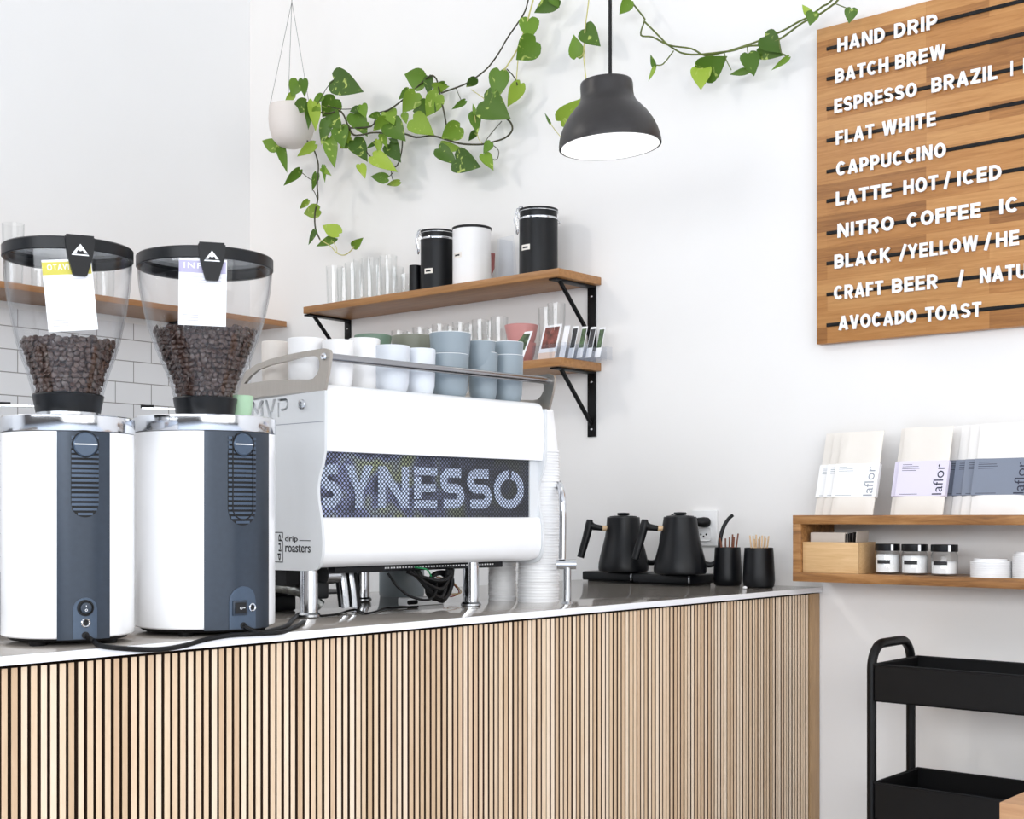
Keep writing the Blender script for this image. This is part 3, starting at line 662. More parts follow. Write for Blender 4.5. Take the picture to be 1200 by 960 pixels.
    # shutter lever at the neck
    va = math.atan2(-RT.y, -RT.x)+.28; dv = Vector((math.cos(va), math.sin(va), 0)); pv = Vector((cx, cy, (nz0*.55+nz1*.45)-.004))
    sv = dv.cross(Vector((0, 0, 1))); lv = MB()
    lv.prism([(nr0-.004, -.006), (nr0+.03, -.007), (nr0+.052, -.004), (nr0+.052, .004), (nr0+.03, .007), (nr0-.004, .006)], 0, .0022, lambda a, b, t: pv+dv*a+sv*b+Vector((0, 0, t)))
    lvo = build('shutter_lever', lv, M['steel'], g)
    build('lever_tip', MB().tube([pv+dv*(nr0+.034)+Vector((0, 0, .004)), pv+dv*(nr0+.054)+Vector((0, 0, .004))], .0028, 8), M['void'], lvo)
    return g, hp, prof

def clip(g, c, lr, az, z1, z0, wt, wb):
    cx, cy = c; o = Vector((cx+math.cos(az)*(lr+.001), cy+math.sin(az)*(lr+.001), 0)); t = Vector((-math.sin(az), math.cos(az), 0)); n = Vector((math.cos(az), math.sin(az), 0))
    f = lambda a, b, d: o+t*a+Vector((0, 0, b))+n*d
    h = z1-z0
    cl = build('lid_clip', MB().prism([(-wt/2, z1), (-wt/2-.0008, z1-.001), (-wt/2+.002, z1-h*.45), (-wb/2, z0+.002), (-wb/2+.002, z0), (wb/2-.002, z0), (wb/2, z0+.002), (wt/2-.002, z1-h*.45), (wt/2+.0008, z1-.001), (wt/2, z1)], 0, .006, f), M['plast'], g)
    build('clip_hook', MB().prism([(-wt/2+.001, z1-.0005), (wt/2-.001, z1-.0005), (wt/2-.001, z1+.003), (-wt/2+.001, z1+.003)], -.014, .0055, f), M['plast'], cl)
    zt = z1-h*.27; s = wt*.30; tri = MB()
    tri.prism([(-s, zt-s*.95), (s, zt-s*.95), (s*.93, zt-s*.8), (-s*.93, zt-s*.8)], .006, .0064, f)
    tri.prism([(-s*.85, zt-s*.66), (-s*.45, zt-s*.66), (-s*.3, zt-s*.3), (0, zt-s*.45), (s*.3, zt-s*.3), (s*.45, zt-s*.66), (s*.85, zt-s*.66), (0, zt+s*.42)], .006, .0064, f)
    build('emblem', tri, M['card'], cl)

def info_card(c, R0, az, u0, z1, wd, ht, rot, band, word, label):
    cx, cy = c; o = Vector((cx+math.cos(az)*R0, cy+math.sin(az)*R0, z1)); t = Vector((-math.sin(az), math.cos(az), 0)); n = Vector((math.cos(az), math.sin(az), 0))
    cs, sn = math.cos(rot), math.sin(rot)
    def f(a, b, d):   # a right, b down
        a2, b2 = a*cs-b*sn, a*sn+b*cs; return o+t*(u0+a2)-Vector((0, 0, b2))+n*(d-b2*.10)
    k = thing('info_card', label, 'card', o, 0, 'cards clipped to the hoppers')
    build('card_sheet', MB().prism([(0, 0), (wd, 0), (wd, ht), (0, ht)], 0, .0005, f), M['card'], k)
    build('title_band', MB().prism([(0, .003), (wd*.985, .003), (wd*.985, ht*.21), (0, ht*.21)], .0005, .0007, f), band, k)
    wl = MB(); text_into(wl, word, wd*.10, wd*.66, 0, ht*.085, .0002, lambda a, b, d: f(a, ht*.145-b, .0007+d), .01, 1.25); build('title', wl, M['card'], k)
    tx = MB()
    for r in range(13): tx.prism([(wd*.08, ht*(.27+r*.042)), (wd*random.uniform(.8, .92), ht*(.27+r*.042)), (wd*.9, ht*(.276+r*.042)), (wd*.08, ht*(.276+r*.042))], .0005, .0007, f)
    for r in range(3): tx.prism([(wd*.1, ht*(.84+r*.04)), (wd*.42, ht*(.84+r*.04)), (wd*.42, ht*(.85+r*.04)), (wd*.1, ht*(.85+r*.04))], .0005, .0007, f)
    build('print_lines', tx, M['lilacband'], k)

def beans(prof, c, ztop, label):
    def rad(z):
        for (r0, z0), (r1, z1) in zip(prof, prof[1:]):
            if z0 <= z <= z1: return r0+(r1-r0)*(z-z0)/max(1e-6, z1-z0)
        return prof[-1][0]
    mb = MB(); z0 = prof[0][1]+.004; cx, cy = c
    core = [(0, z0-.002)]+[(rad(z0+(ztop-z0)*i/8)-.0155, z0+(ztop-z0-.006)*i/8) for i in range(9)]+[(0, ztop-.006)]
    mb.lathe(core, (cx, cy, 0), 40)
    z = z0+.002
    while z < ztop:
        r = rad(z)-.0068; n = int(2*math.pi*r/.0086); off = random.random()
        for i in range(n):
            a = 2*math.pi*(i+off+random.uniform(-.25, .25))/n
            zz = z+random.uniform(-.0015, .0015); rr = rad(zz)-.0062-random.uniform(0, .0016)
            if zz > ztop-.006: zz += random.uniform(-.004, .003)
            put_bean(mb, Vector((cx+rr*math.cos(a), cy+rr*math.sin(a), zz)), (math.cos(a), math.sin(a), random.uniform(-.2, .5)))
        z += .0071
    for i in range(160):
        a = random.uniform(0, 6.28); r = math.sqrt(random.random())*(rad(ztop)-.012)
        put_bean(mb, Vector((cx+r*math.cos(a), cy+r*math.sin(a), ztop-.003+random.uniform(-.002, .003))), (random.uniform(-.4, .4), random.uniform(-.4, .4), 1))
    return tag(build('coffee_beans', mb, M['bean']), label, 'coffee beans', None, 'stuff')

# left grinder
W1 = 1.98; c1 = tuple(at(80, 500, W1).xy); R1 = 74.6*W1/FPX
az1 = math.atan2(CAM.y-c1[1], CAM.x-c1[0])
rd = math.radians
hop1 = hopper_profile([(436, 47), (420, 53), (405, 57.6), (392, 60.6), (378, 63.4), (365, 66), (352, 68), (340, 69.8), (325, 71.2), (312, 72), (303, 72.4)], W1, 0, 0)
zpx = lambda y, wd: CAM.z+(HY-y)/FPX*wd
g1, hp1, prof1 = grinder(c1, R1, 1.0115, zpx(509, W1), zpx(490.6, W1), az1+rd(13.6), rd(22.8), (az1+rd(13.8), rd(11.6), zpx(606.5, W1-.09), zpx(510.5, W1-.09), 17),
    (az1+rd(13.8), rd(10.0), zpx(701, W1-.09)), hop1, (zpx(482, W1-.04), zpx(459.5, W1-.05), 36.5*W1/FPX, 40.5*W1/FPX), (1.5605, 1.5785, 73.8*W1/FPX),
    'white coffee grinder at the far left, hopper less than half full, narrow dark rear panel', 1)
clip(g1, c1, 73.8*W1/FPX, az1+rd(9.3), zpx(277.5, W1-.09), zpx(323, W1-.09), .0395, .020)
info_card(c1, 74*W1/FPX, az1+rd(4), -.0425, zpx(307, W1-.09), .067, .099, rd(-6), M['yellow'], 'OTAVIO', 'white info card with a yellow title band clipped to the left grinder hopper')
beans([(r-.0022, z) for r, z in prof1], c1, zpx(400, W1), 'dark coffee beans in the left hopper, the smaller fill')
# right grinder
W2 = 2.15; c2 = tuple(at(240.6, 500, W2).xy); R2 = 80.6*W2/FPX
az2 = math.atan2(CAM.y-c2[1], CAM.x-c2[0])
hop2 = hopper_profile([(452, 40), (438, 45), (425, 51), (414, 55.5), (402, 60), (390, 64), (378, 67.5), (366, 70.3), (354, 72.8), (342, 75), (330, 76.4), (319, 77.2), (315.5, 77.4)], W2, 0, 0)
g2, hp2, prof2 = grinder(c2, R2, 1.0115, zpx(509, W2), zpx(490.8, W2), az2+rd(30), rd(31), (az2+rd(30.2), rd(12.8), zpx(616, W2-.1), zpx(511, W2-.1), 19),
    (az2+rd(30.4), rd(12.0), zpx(688, W2-.1)), hop2, (zpx(485, W2-.04), zpx(463.5, W2-.05), 33.5*W2/FPX, 37*W2/FPX), (1.5775, 1.5965, 78.6*W2/FPX),
    'white coffee grinder beside the espresso machine, hopper over half full, wide dark rear panel', 2)
clip(g2, c2, 78.6*W2/FPX, az2+rd(5.0), zpx(287.5, W2-.1), zpx(330, W2-.1), .0395, .020)
info_card(c2, 79*W2/FPX, az2-rd(1.5), -.036, zpx(304, W2-.1), .071, .100, rd(1), M['lilacband'], 'INPA', 'white info card with a lilac title band clipped to the right grinder hopper')
beans([(r-.0022, z) for r, z in prof2], c2, zpx(390, W2), 'dark coffee beans in the right hopper, the larger fill')
# cables from the grinders
def drape(x, y):          # lies on the counter, or hangs against its front edge
    q = onz(x, y, 1.0042); return q if q.x < EDGE-.002 else onx(x, y, EDGE+.0045)
def cord(pts, g): build('power_cord', MB().tube(pts, .0038, 8, 6), M['rubber'], g)
def wire(name, pts, r, m, label, cat, z=None):
    o = build(name, MB().tube(pts, r, 8, 6), m); return tag(o, label, cat)
a1 = az1+rd(13.8); p1 = Vector((c1[0]+(R1+.003)*math.cos(a1), c1[1]+(R1+.003)*math.sin(a1), 1.016))
cord([p1, p1+Vector((.006, .01, -.009))]+[drape(x, y) for x, y in ((118, 757), (150, 760.5), (185, 761.5), (215, 757), (240, 750), (268, 745), (300, 743), (330, 741), (345, 735), (356, 729))], g1)
a2 = az2+rd(30.4); p2 = Vector((c2[0]+(R2+.003)*math.cos(a2), c2[1]+(R2+.003)*math.sin(a2), 1.016))
cord([p2, p2+Vector((.006, .012, -.008))]+[drape(x, y) for x, y in ((305, 741.5), (322, 738), (336, 733.5), (343, 726), (350, 720))], g2)
# mint cup behind the right grinder
def cup_prof(rb, rt, h, th=.0028, rnd=.012):
    return [(0, 0), (rb*.70, 0), (rb*.80, h*.02), (rb*.91, h*.08), (rb, h*.20), (rb+(rt-rb)*.55, h*.5), (rt, h-.0012), (rt-th*.5, h), (rt-th, h-.001), (rb+(rt-rb)*.55-th, h*.5), (rb-th, h*.22), (rb*.7, th+.002), (0, th+.001)]
def cup(loc, rb, rt, h, m, label, group, name='cup', cat='cup', inner=None):
    t = thing(name, label, cat, loc, 0, group)
    P_ = cup_prof(rb, rt, h)
    build('bowl', MB().lathe(P_[:7], (0, 0, 0), 48), m, t, True)
    i_ = build('lining', MB().lathe(P_[6:], (0, 0, 0), 48), inner or m, t, True, flip=True)
    return t
q = at(281, 480, 2.19)
cup((q.x, q.y, zpx(490.8, W2)), .018, .022, .04, M['cup_mint'], 'small mint green cup standing on the right grinder beside the hopper neck', None)

# dark round bin at the left frame edge
q = at(-32, 720, 2.28)
kn = thing('knock_box', 'black round knock box left of the left grinder', 'knock box', (q.x, q.y, 1.0))
build('tub', MB().lathe([(0, 0), (.052, 0), (.058, .01), (.062, .085), (.060, .087), (.055, .085), (.052, .012), (0, .01)], seg=40), M['plast'], kn, True)
build('bar', MB().tube([(-.06, 0, .08), (.06, 0, .08)], .008), M['rubber'], kn, True)

# ------------------------------------------------------------------ cups on the machine
ZT = 1.418
def mcup(px, half, ytop, m, label, l=None, d=None, base=ZT, rb=.93, inner=None, name='cup', grp='cups warming on the espresso machine', cat='cup'):
    if l is not None:
        dd, _ = lplane(px, 430, l); p = LM(l, dd, 0)
    else:
        ll, _ = dplane(px, 430, d); p = LM(ll, d, 0)
    wd = depth(p); rt = half*wd/FPX; top = CAM.z+(HY-ytop)/FPX*wd
    return cup((p.x, p.y, base), rt*rb, rt, top-base, m, label, grp, name, cat, inner)
mcup(322.5, 16, 401, M['cup_shade'], 'beige-white cup deepest behind the left handle bracket of the espresso machine', l=.055)
mcup(359, 21.8, 397.5, M['cup_white'], 'white cup seen through the left handle bracket of the espresso machine', l=.052)
mcup(396, 18.5, 399.5, M['cup_white'], 'white cup just right of the left handle bracket on the espresso machine', d=.055)
mcup(427, 18.5, 397.5, M['cup_white'], 'white cup beside the palest grey cup on the espresso machine', d=.09)
mcup(459, 21.5, 406, M['cup_pale'], 'wide pale grey cup in the middle of the cup row on the machine', d=.055)
mcup(492.5, 18, 409.5, M['cup_pale_b'], 'palest blue-grey cup left of the stacked slate cups on the machine', d=.055)
def stack(px, half, ylow, yup, d, lab, ddx=0):
    mcup(px+ddx, half, ylow, M['cup_blue'], 'slate cup at the bottom of '+lab, d=d, inner=M['cup_inner'])
    ll, _ = dplane(px, 430, d); p = LM(ll, d, 0); wd = depth(p); zl = CAM.z+(HY-ylow)/FPX*wd
    mcup(px, half*1.02, yup, M['cup_blue'], 'slate cup on top of '+lab, d=d, base=zl-.036, rb=.84, inner=M['cup_inner'])
stack(527.5, 24, 416, 391, .06, 'the widest stack on the espresso machine', -2)
stack(563, 17.5, 414, 400.5, .06, 'the middle stack on the machine', 3)
stack(595, 18.2, 417, 401.5, .06, 'the stack nearest the right rail end')
mcup(484, 26, 394.5, M['cup_olive'], 'wide olive grey bowl behind the pale cups on the espresso machine', d=.20, rb=.55, name='bowl', cat='bowl')
mcup(437, 22, 393.5, M['cup_green'], 'sage green bowl behind the white cups on the espresso machine', d=.20, rb=.6, name='bowl', cat='bowl')

# ------------------------------------------------------------------ paper cups, tap and clutter on the counter
def cupstack(px, wd, r, n, pitch, mats, lab_top, lab, group, hh=.092):
    p = at(px, 700, wd); pr = [(0, hh), (r*.70, hh), (r*.72, hh-.003), (r*.95, .006), (r*.97, .004), (r, .0035), (r*1.01, .0018), (r, 0), (r*.94, 0), (r*.92, .005), (r*.69, hh-.006), (0, hh-.006)]
    c0 = tag(build('paper_cup', MB().lathe(pr, (0, 0, 0), 36), mats), lab, 'paper cup', group); c0.location = (p.x, p.y, 1.0)
    for k in range(1, n):
        c = c0.copy(); COL.objects.link(c); c.location = (p.x+random.uniform(-.0008, .0008), p.y+random.uniform(-.0008, .0008), 1.0+k*pitch)
        if k == n-1: c['label'] = lab_top
    return p
cupstack(631, 2.90, .0445, 52, .0063, M['paper'], 'topmost paper cup of the tall upside-down stack right of the machine', 'white paper cup in the tall upside-down stack right of the espresso machine', 'tall stack of paper cups')
cupstack(588.5, 2.95, .0305, 22, .0056, M['paper'], 'topmost paper cup of the slim stack behind the front machine leg', 'small white paper cup in the slim upside-down stack behind the front machine leg', 'slim stack of paper cups', .07)
tp = at(664.5, 703, 2.84); zt = lambda y: CAM.z+(HY-y)/FPX*2.84
t = thing('water_tap', 'chrome water tap with bent riser pipe between paper cups and kettles', 'tap', (tp.x, tp.y, 1.0))
build('post', MB().lathe([(0, 1.0), (.013, 1.0), (.0085, 1.004), (.0085, zt(664)), (0, zt(664))], (tp.x, tp.y, 0), 24), M['steel'], t)
build('valve', MB().tube([tp-RT*.022+Vector((0, 0, zt(661.5)-tp.z)), tp+RT*.019+Vector((0, 0, zt(661.5)-tp.z))], .0105, 16), M['steel'], t)
v0 = Vector((tp.x, tp.y, 0))-RT*.0105
build('riser', MB().tube([v0+RT*a+FW*c_+Vector((0, 0, zt(b))) for a, b, c_ in ((0, 655, 0), (.001, 620, 0), (.001, 590, 0), (.0, 578, .012), (-.003, 569, .04), (-.008, 565, .08), (-.012, 566, .15))], .0075, 12, 5), M['chrome'], t)

# LED driver, coil, cables, bin under the machine
q0 = onz(502, 709.5, 1.0)
ld = thing('power_adapter', 'small white power adapter box lying under the machine front edge', 'adapter', (q0.x-.02, q0.y, 1.0), MA)
build('housing', MB().box(-.052, .052, -.016, .016, 0, .017, .003), M['white'], ld, True)
build('connector', MB().tube([(-.052, -.018, .008), (-.03, -.018, .008)], .0045), M['rubber'], ld, True)
cl = MB()
for k in range(11):
    dd = .055+.009*(k % 4); sag = .020+.0042*k
    la, lb = dplane(478+k*1.2, 672, dd)[0], dplane(532-(k % 3)*3, 672, dd)[0]
    mid = la*.35+lb*.65; zt0 = .077
    pts = [LM(la, dd, zt0), LM(la+(mid-la)*.5, dd, zt0-sag*.62), LM(mid, dd-.006, zt0-sag), LM(lb-(lb-mid)*.3, dd, zt0-sag*.6), LM(lb, dd+.004, zt0)]
    cl.tube(pts, .0046, 6, 5)
for k in range(4):
    c_ = LM(dplane(514+k, 690, .07+.01*k)[0], .07+.01*k, .045); r = .026
    cl.tube([c_+mdir*(r*1.2*math.cos(a_))+Vector((0, 0, r*math.sin(a_)))+idir*(.004*math.sin(2*a_+k)) for a_ in [2*math.pi*q_/16 for q_ in range(17)]], .0044, 6, 2)
tag(build('cable_coil', cl, M['rubber']), 'black coiled cable bundle hanging under the espresso machine', 'cable')
wire('cable', [onz(x, y, 1.003) for x, y in ((376, 722), (395, 720), (408, 716), (418, 715), (428, 719), (440, 717), (452, 713), (470, 712), (490, 711))], .0022, M['rubber'], 'thin black cable running from the machine leg to the white adapter', 'cable')
wire('cable', [LM(l_, d__, z__) for l_, d__, z__ in ((.205, .066, .075), (.215, .05, .05), (.24, .04, .03), (.28, .035, .022), (.31, .045, .035), (.325, .06, .06))], .0026, M['rubber'], 'black cable sagging below the perforated tray of the machine', 'cable')
for i, (nm, c_, off) in enumerate((('red', 'redwire', 0), ('tan', 'tanwire', .006))):
    b0 = q0+Vector((-.02+off, .055, 0))
    wire('wire', [b0+Vector((0, 0, .012)), b0+Vector((.004, .02, .02)), b0+Vector((-.01, .045, .012+off)), b0+Vector((0, .06, .022)), b0+Vector((-.02, .05, .045)), b0+Vector((-.03, .02, .055))], .0014, M[c_], nm+' thin wire looping out of the white adapter', 'wire')
wire('wire', [LM(l_, d__, z__) for l_, d__, z__ in ((.27, .062, .085), (.295, .055, .08), (.31, .058, .066))], .0016, M['greenwire'], 'green thin wire hanging below the lower front panel', 'wire')
bp_ = onz(467, 701, 1.0); bp_ = Vector((bp_.x-.05, bp_.y+.06, 1.0))
t = thing('steel_jug', 'grey enamel jug standing behind the machine legs', 'jug', bp_)
build('body', MB().lathe([(0, 0), (.05, 0), (.052, .004), (.052, .068), (.05, .071), (.048, .068), (.048, .006), (0, .005)], seg=40), M['bin'], t, True)
build('rim', MB().lathe([(.052, .067), (.054, .068), (.054, .071), (.052, .073), (.049, .071), (.052, .067)], seg=40), M['steel'], t, True)
ub = LM(.02, .27, 0)
t = thing('tool_tray', 'black low tray lying under the left end of the espresso machine', 'tray', (ub.x, ub.y, 1.0), MA)
build('tray', MB().box(-.01, .10, -.03, .15, 0.0, .03, .004), M['plast'], t, True)
build('insert', MB().box(0, .09, -.02, .14, .03, .05, .003), M['void'], t, True)

# ------------------------------------------------------------------ kettles
def kettle(px, wbody, yk, label, hand):
    p = ony(px, 670, yk); wd = depth(p); k = wd/FPX; zB = 1.031
    t = thing('gooseneck_kettle', label, 'kettle', (p.x, p.y, zB), 0, 'kettles on the counter')
    Z = lambda y: CAM.z+(HY-y)*k-zB
    rb = wbody/2*k; rt = 19.2*k; H = .148*wbody*k/.138
    body = [(0, 0), (rb*.93, 0), (rb*.985, .003), (rb, .010), (rb*.985, .022), (rb*.93, H*.28), (rb*.83, H*.46), (rb*.735, H*.64), (rb*.675, H*.82), (rt*1.0, H), (rt*.95, H+.001), (rt*.9, H-.002), (0, H-.004)]
    build('body', MB().lathe(body, seg=64), M['matte'], t, True)
    ld = build('lid', MB().lathe([(0, H-.002), (rt*.86, H-.002), (rt*.84, H+.003), (rt*.5, H+.005), (0, H+.005)], seg=40), M['matte'], t, True)
    build('knob', MB().lathe([(0, H+.004), (.010, H+.004), (.0105, H+.005), (.0165, H+.006), (.0175, H+.0095), (.016, H+.0125), (0, H+.0135)], seg=32), M['matte'], ld, True)
    u = Vector((math.cos(hand), math.sin(hand), 0))
    zc = H*.80; r_at = rb*.69
    build('handle_ferrule', MB().tube([u*(r_at-.006)+Vector((0, 0, zc)), u*(r_at+.012)+Vector((0, 0, zc))], .0075, 14), M['stickl'], t, True)
    hd = MB()
    hd.tube([u*(r_at+.011)+Vector((0, 0, zc)), u*(r_at+.025)+Vector((0, 0, zc+.002)), u*(r_at+.040)+Vector((0, 0, zc+.006)), u*(r_at+.050)+Vector((0, 0, zc+.020))], [.0075, .0085, .0105, .0085], 12, 5)
    hd.tube([u*(r_at+.046)+Vector((0, 0, zc+.024)), u*(r_at+.048)+Vector((0, 0, zc+.006)), u*(r_at+.056)+Vector((0, 0, zc-.026)), u*(r_at+.072)+Vector((0, 0, zc-.081))], [.008, .0118, .0108, .0098], 12, 5)
    build('handle', hd, M['matte'], t, True)
    v = -u
    sp = [v*(rb*.9)+Vector((0, 0, .026)), v*(rb+.014)+Vector((0, 0, .024)), v*(rb+.030)+Vector((0, 0, .036)), v*(rb+.036)+Vector((0, 0, .062)), v*(rb+.038)+Vector((0, 0, .094)), v*(rb+.047)+Vector((0, 0, .125)), v*(rb+.060)+Vector((0, 0, .146)), v*(rb+.072)+Vector((0, 0, .156))]
    build('spout', MB().tube(sp, [.0085, .0075, .0065, .0058, .0055, .0052, .005, .0046], 12, 6), M['matte'], t, True)
    # heating base below
    left = px < 760
    near = onz(*((740, 683) if left else (808, 686.7)), 1.0); xl = ony((682 if left else 741), 680, near.y).x
    yr = min(near.y+.135, -.015)
    bz = thing('kettle_base', 'black flat heating base under the '+('left' if left else 'right')+' kettle', 'kettle base', (near.x, near.y, 1.0), 0, 'kettle heating bases')
    build('plate', MB().box(xl, near.x, near.y, yr, 1.003, 1.0275, .004, 3), M['plast'], bz)
    build('dock', MB().lathe([(0, 1.0275), (.045, 1.0275), (.043, 1.0305), (0, 1.0305)], (p.x, p.y, 0), 40), M['plast'], bz)
    build('foot', MB().box(xl+.012, near.x-.012, near.y+.012, yr-.012, 1.0, 1.003), M['rubber'], bz)
    build('edge_highlight', MB().box(near.x-.0045, near.x+.0004, near.y-.0004, near.y+.003, 1.0045, 1.026, .0008), M['steel'], bz)  # steel strip standing in for the highlight along the near corner
hz = math.atan2(-RT.y, -RT.x)
kettle(730.5, 59, -.14, 'matte black gooseneck kettle on the left, nearer the paper cups', hz+.10)
kettle(797, 62, -.17, 'matte black gooseneck kettle on the right, in front of the wall outlet', hz+.06)
# stick holders
def holder(px, yb, wpx, ytop, sm, label, slabel, grp, n):
    p = onz(px, yb, 1.0)+Vector((-.02, .025, 0)); wd = depth(p); k = wd/FPX; r = wpx/2*k; h = CAM.z+(HY-ytop)*k-1.0
    t = thing('stick_holder', label, 'cup', (p.x, p.y, 1.0), 0, 'black stick holders')
    build('tumbler', MB().lathe([(0, 0), (r*.84, 0), (r*.94, .004), (r, .018), (r*.985, h*.35), (r*.93, h*.75), (r*.89, h), (r*.85, h), (r*.88, h*.75), (r*.9, .02), (0, .012)], seg=48), M['matte'], t, True)
    s0 = None
    for i in range(n):
        a = random.uniform(0, 6.28); rr = random.uniform(.2, .72)*r; tl = Vector((math.cos(a)*.10+random.uniform(-.06, .06), math.sin(a)*.10, 1)).normalized()
        base = Vector((p.x+math.cos(a)*rr*.5, p.y+math.sin(a)*rr*.5, 1.014)); L_ = h+random.uniform(.008, .024)
        o = tag(build('stir_stick', MB().tube([(0, 0, 0), (0, 0, L_)], .0021, 6), sm), slabel, 'stick', grp)
        o.location = base; o.rotation_euler = tl.to_track_quat('Z', 'Y').to_euler()
holder(854.5, 687, 33.5, 641.5, M['stickd'], 'black tumbler beside the kettle base, holding brown sticks', 'brown stir stick standing in the left black tumbler', 'brown stir sticks', 9)
holder(891.5, 689.5, 37.5, 642, M['stickl'], 'black tumbler nearest the counter end, holding pale sticks', 'pale wooden stir stick standing in the right black tumbler', 'pale stir sticks', 10)
q = onz(873, 690, 1.0); tag(build('crumpled_paper', MB().lathe([(0, 0), (.005, .0005), (.006, .003), (.003, .006), (0, .0065)], (q.x, q.y, 1.0), 7), M['card'], sharp=10), 'tiny crumpled white paper between the two black tumblers', 'paper')

# wall outlet and plug
a, b_ = ony(813, 598, 0), ony(842, 640, 0)
t = thing('wall_outlet', 'white double wall outlet behind the right kettle', 'outlet', ((a.x+b_.x)/2, 0, (a.z+b_.z)/2))
build('plate', MB().box(a.x, b_.x, -.010, -.0005, b_.z, a.z, .003), M['outlet'], t)
cx, cz = (a.x+b_.x)/2, b_.z+(a.z-b_.z)*.32
so = build('socket', MB().box(cx-.024, cx+.024, -.0125, -.0095, cz-.018, cz+.018, .006), M['outlet'], t)
ho = MB()
for dx, dz in ((-.009, 0), (.009, 0), (0, -.006)): ho.tube([(cx+dx, -.0126, cz+dz), (cx+dx, -.0132, cz+dz)], .0028, 10)
build('socket_hole', ho, M['void'], so)
cz2 = b_.z+(a.z-b_.z)*.66
t = thing('power_plug', 'black power plug pushed into the upper socket behind the right kettle', 'plug', (cx, -.011, cz2))
build('body', MB().tube([(cx+.012, -.0102, cz2), (cx+.006, -.022, cz2), (cx-.012, -.034, cz2), (cx-.03, -.036, cz2-.004)], [.013, .015, .012, .007], 12, 3), M['rubber'], t)
build('cord', MB().tube([(cx-.03, -.036, cz2-.004), (cx-.06, -.034, cz2-.03), (cx-.075, -.03, cz2-.09), (cx-.075, -.028, 1.01)], .0035, 8, 4), M['rubber'], t)

# ------------------------------------------------------------------ wall shelves
def shelf(z1, th, x0, x1, dep, label, br, brl):
    t = thing('wall_shelf', label, 'shelf', ((x0+x1)/2, 0, z1), 0, 'shelves on the back wall')
    build('plank', MB().box(x0, x1, -dep, -.0015, z1-th, z1, .0015), M['shelf'], t)
    for bx, dv, lab in br:
        k = build('bracket', MB().box(bx-.015, bx+.015, -.006, -.0005, z1-th-dv, z1-th-.0005, .001).box(bx-.015, bx+.015, -dep+.012, -.006, z1-th-.006, z1-th-.0005, .001), M['black'], t)
        build('brace', MB().tube([(bx, -dep+.045, z1-th-.005), (bx, -.008, z1-th-dv*.80)], .0065, 8), M['black'], k)
        sc = MB()
        for zz in (z1-th-.03, z1-th-dv+.022): sc.lathe([(0, 0), (.004, 0), (.003, .0015), (0, .002)], seg=10, M=Matrix.Translation((bx, -.006, zz)) @ Matrix.Rotation(math.pi/2, 4, 'X'))
        build('screw', sc, M['steel'], k)
    return t
ZU, ZL = 1.8865, 1.6345
shelf(ZU, .023, -1.800, -.704, .201, 'upper oak wall shelf with black brackets holding canisters', [(-.737, .192, ''), (-1.795, .192, '')], 0)
shelf(ZL, .024, -1.800, -.704, .194, 'lower oak wall shelf with black brackets holding glasses and photo cards', [(-.737, .192, ''), (-1.795, .192, '')], 0)
t = thing('wall_shelf', 'long oak shelf on the left wall behind the grinders', 'shelf', (-2.2, -1.8, ZU))
build('plank', MB().box(XL+.0015, -2.1, -3.9, -.02, ZU-.02, ZU, .0015), M['shelf_l'], t)
for y in (-.35, -1.55, -2.9):
    k = build('bracket', MB().box(XL+.009, XL+.015, y-.015, y+.015, ZU-.2, ZU-.0205).box(XL+.015, -2.12, y-.015, y+.015, ZU-.027, ZU-.0205), M['black'], t)

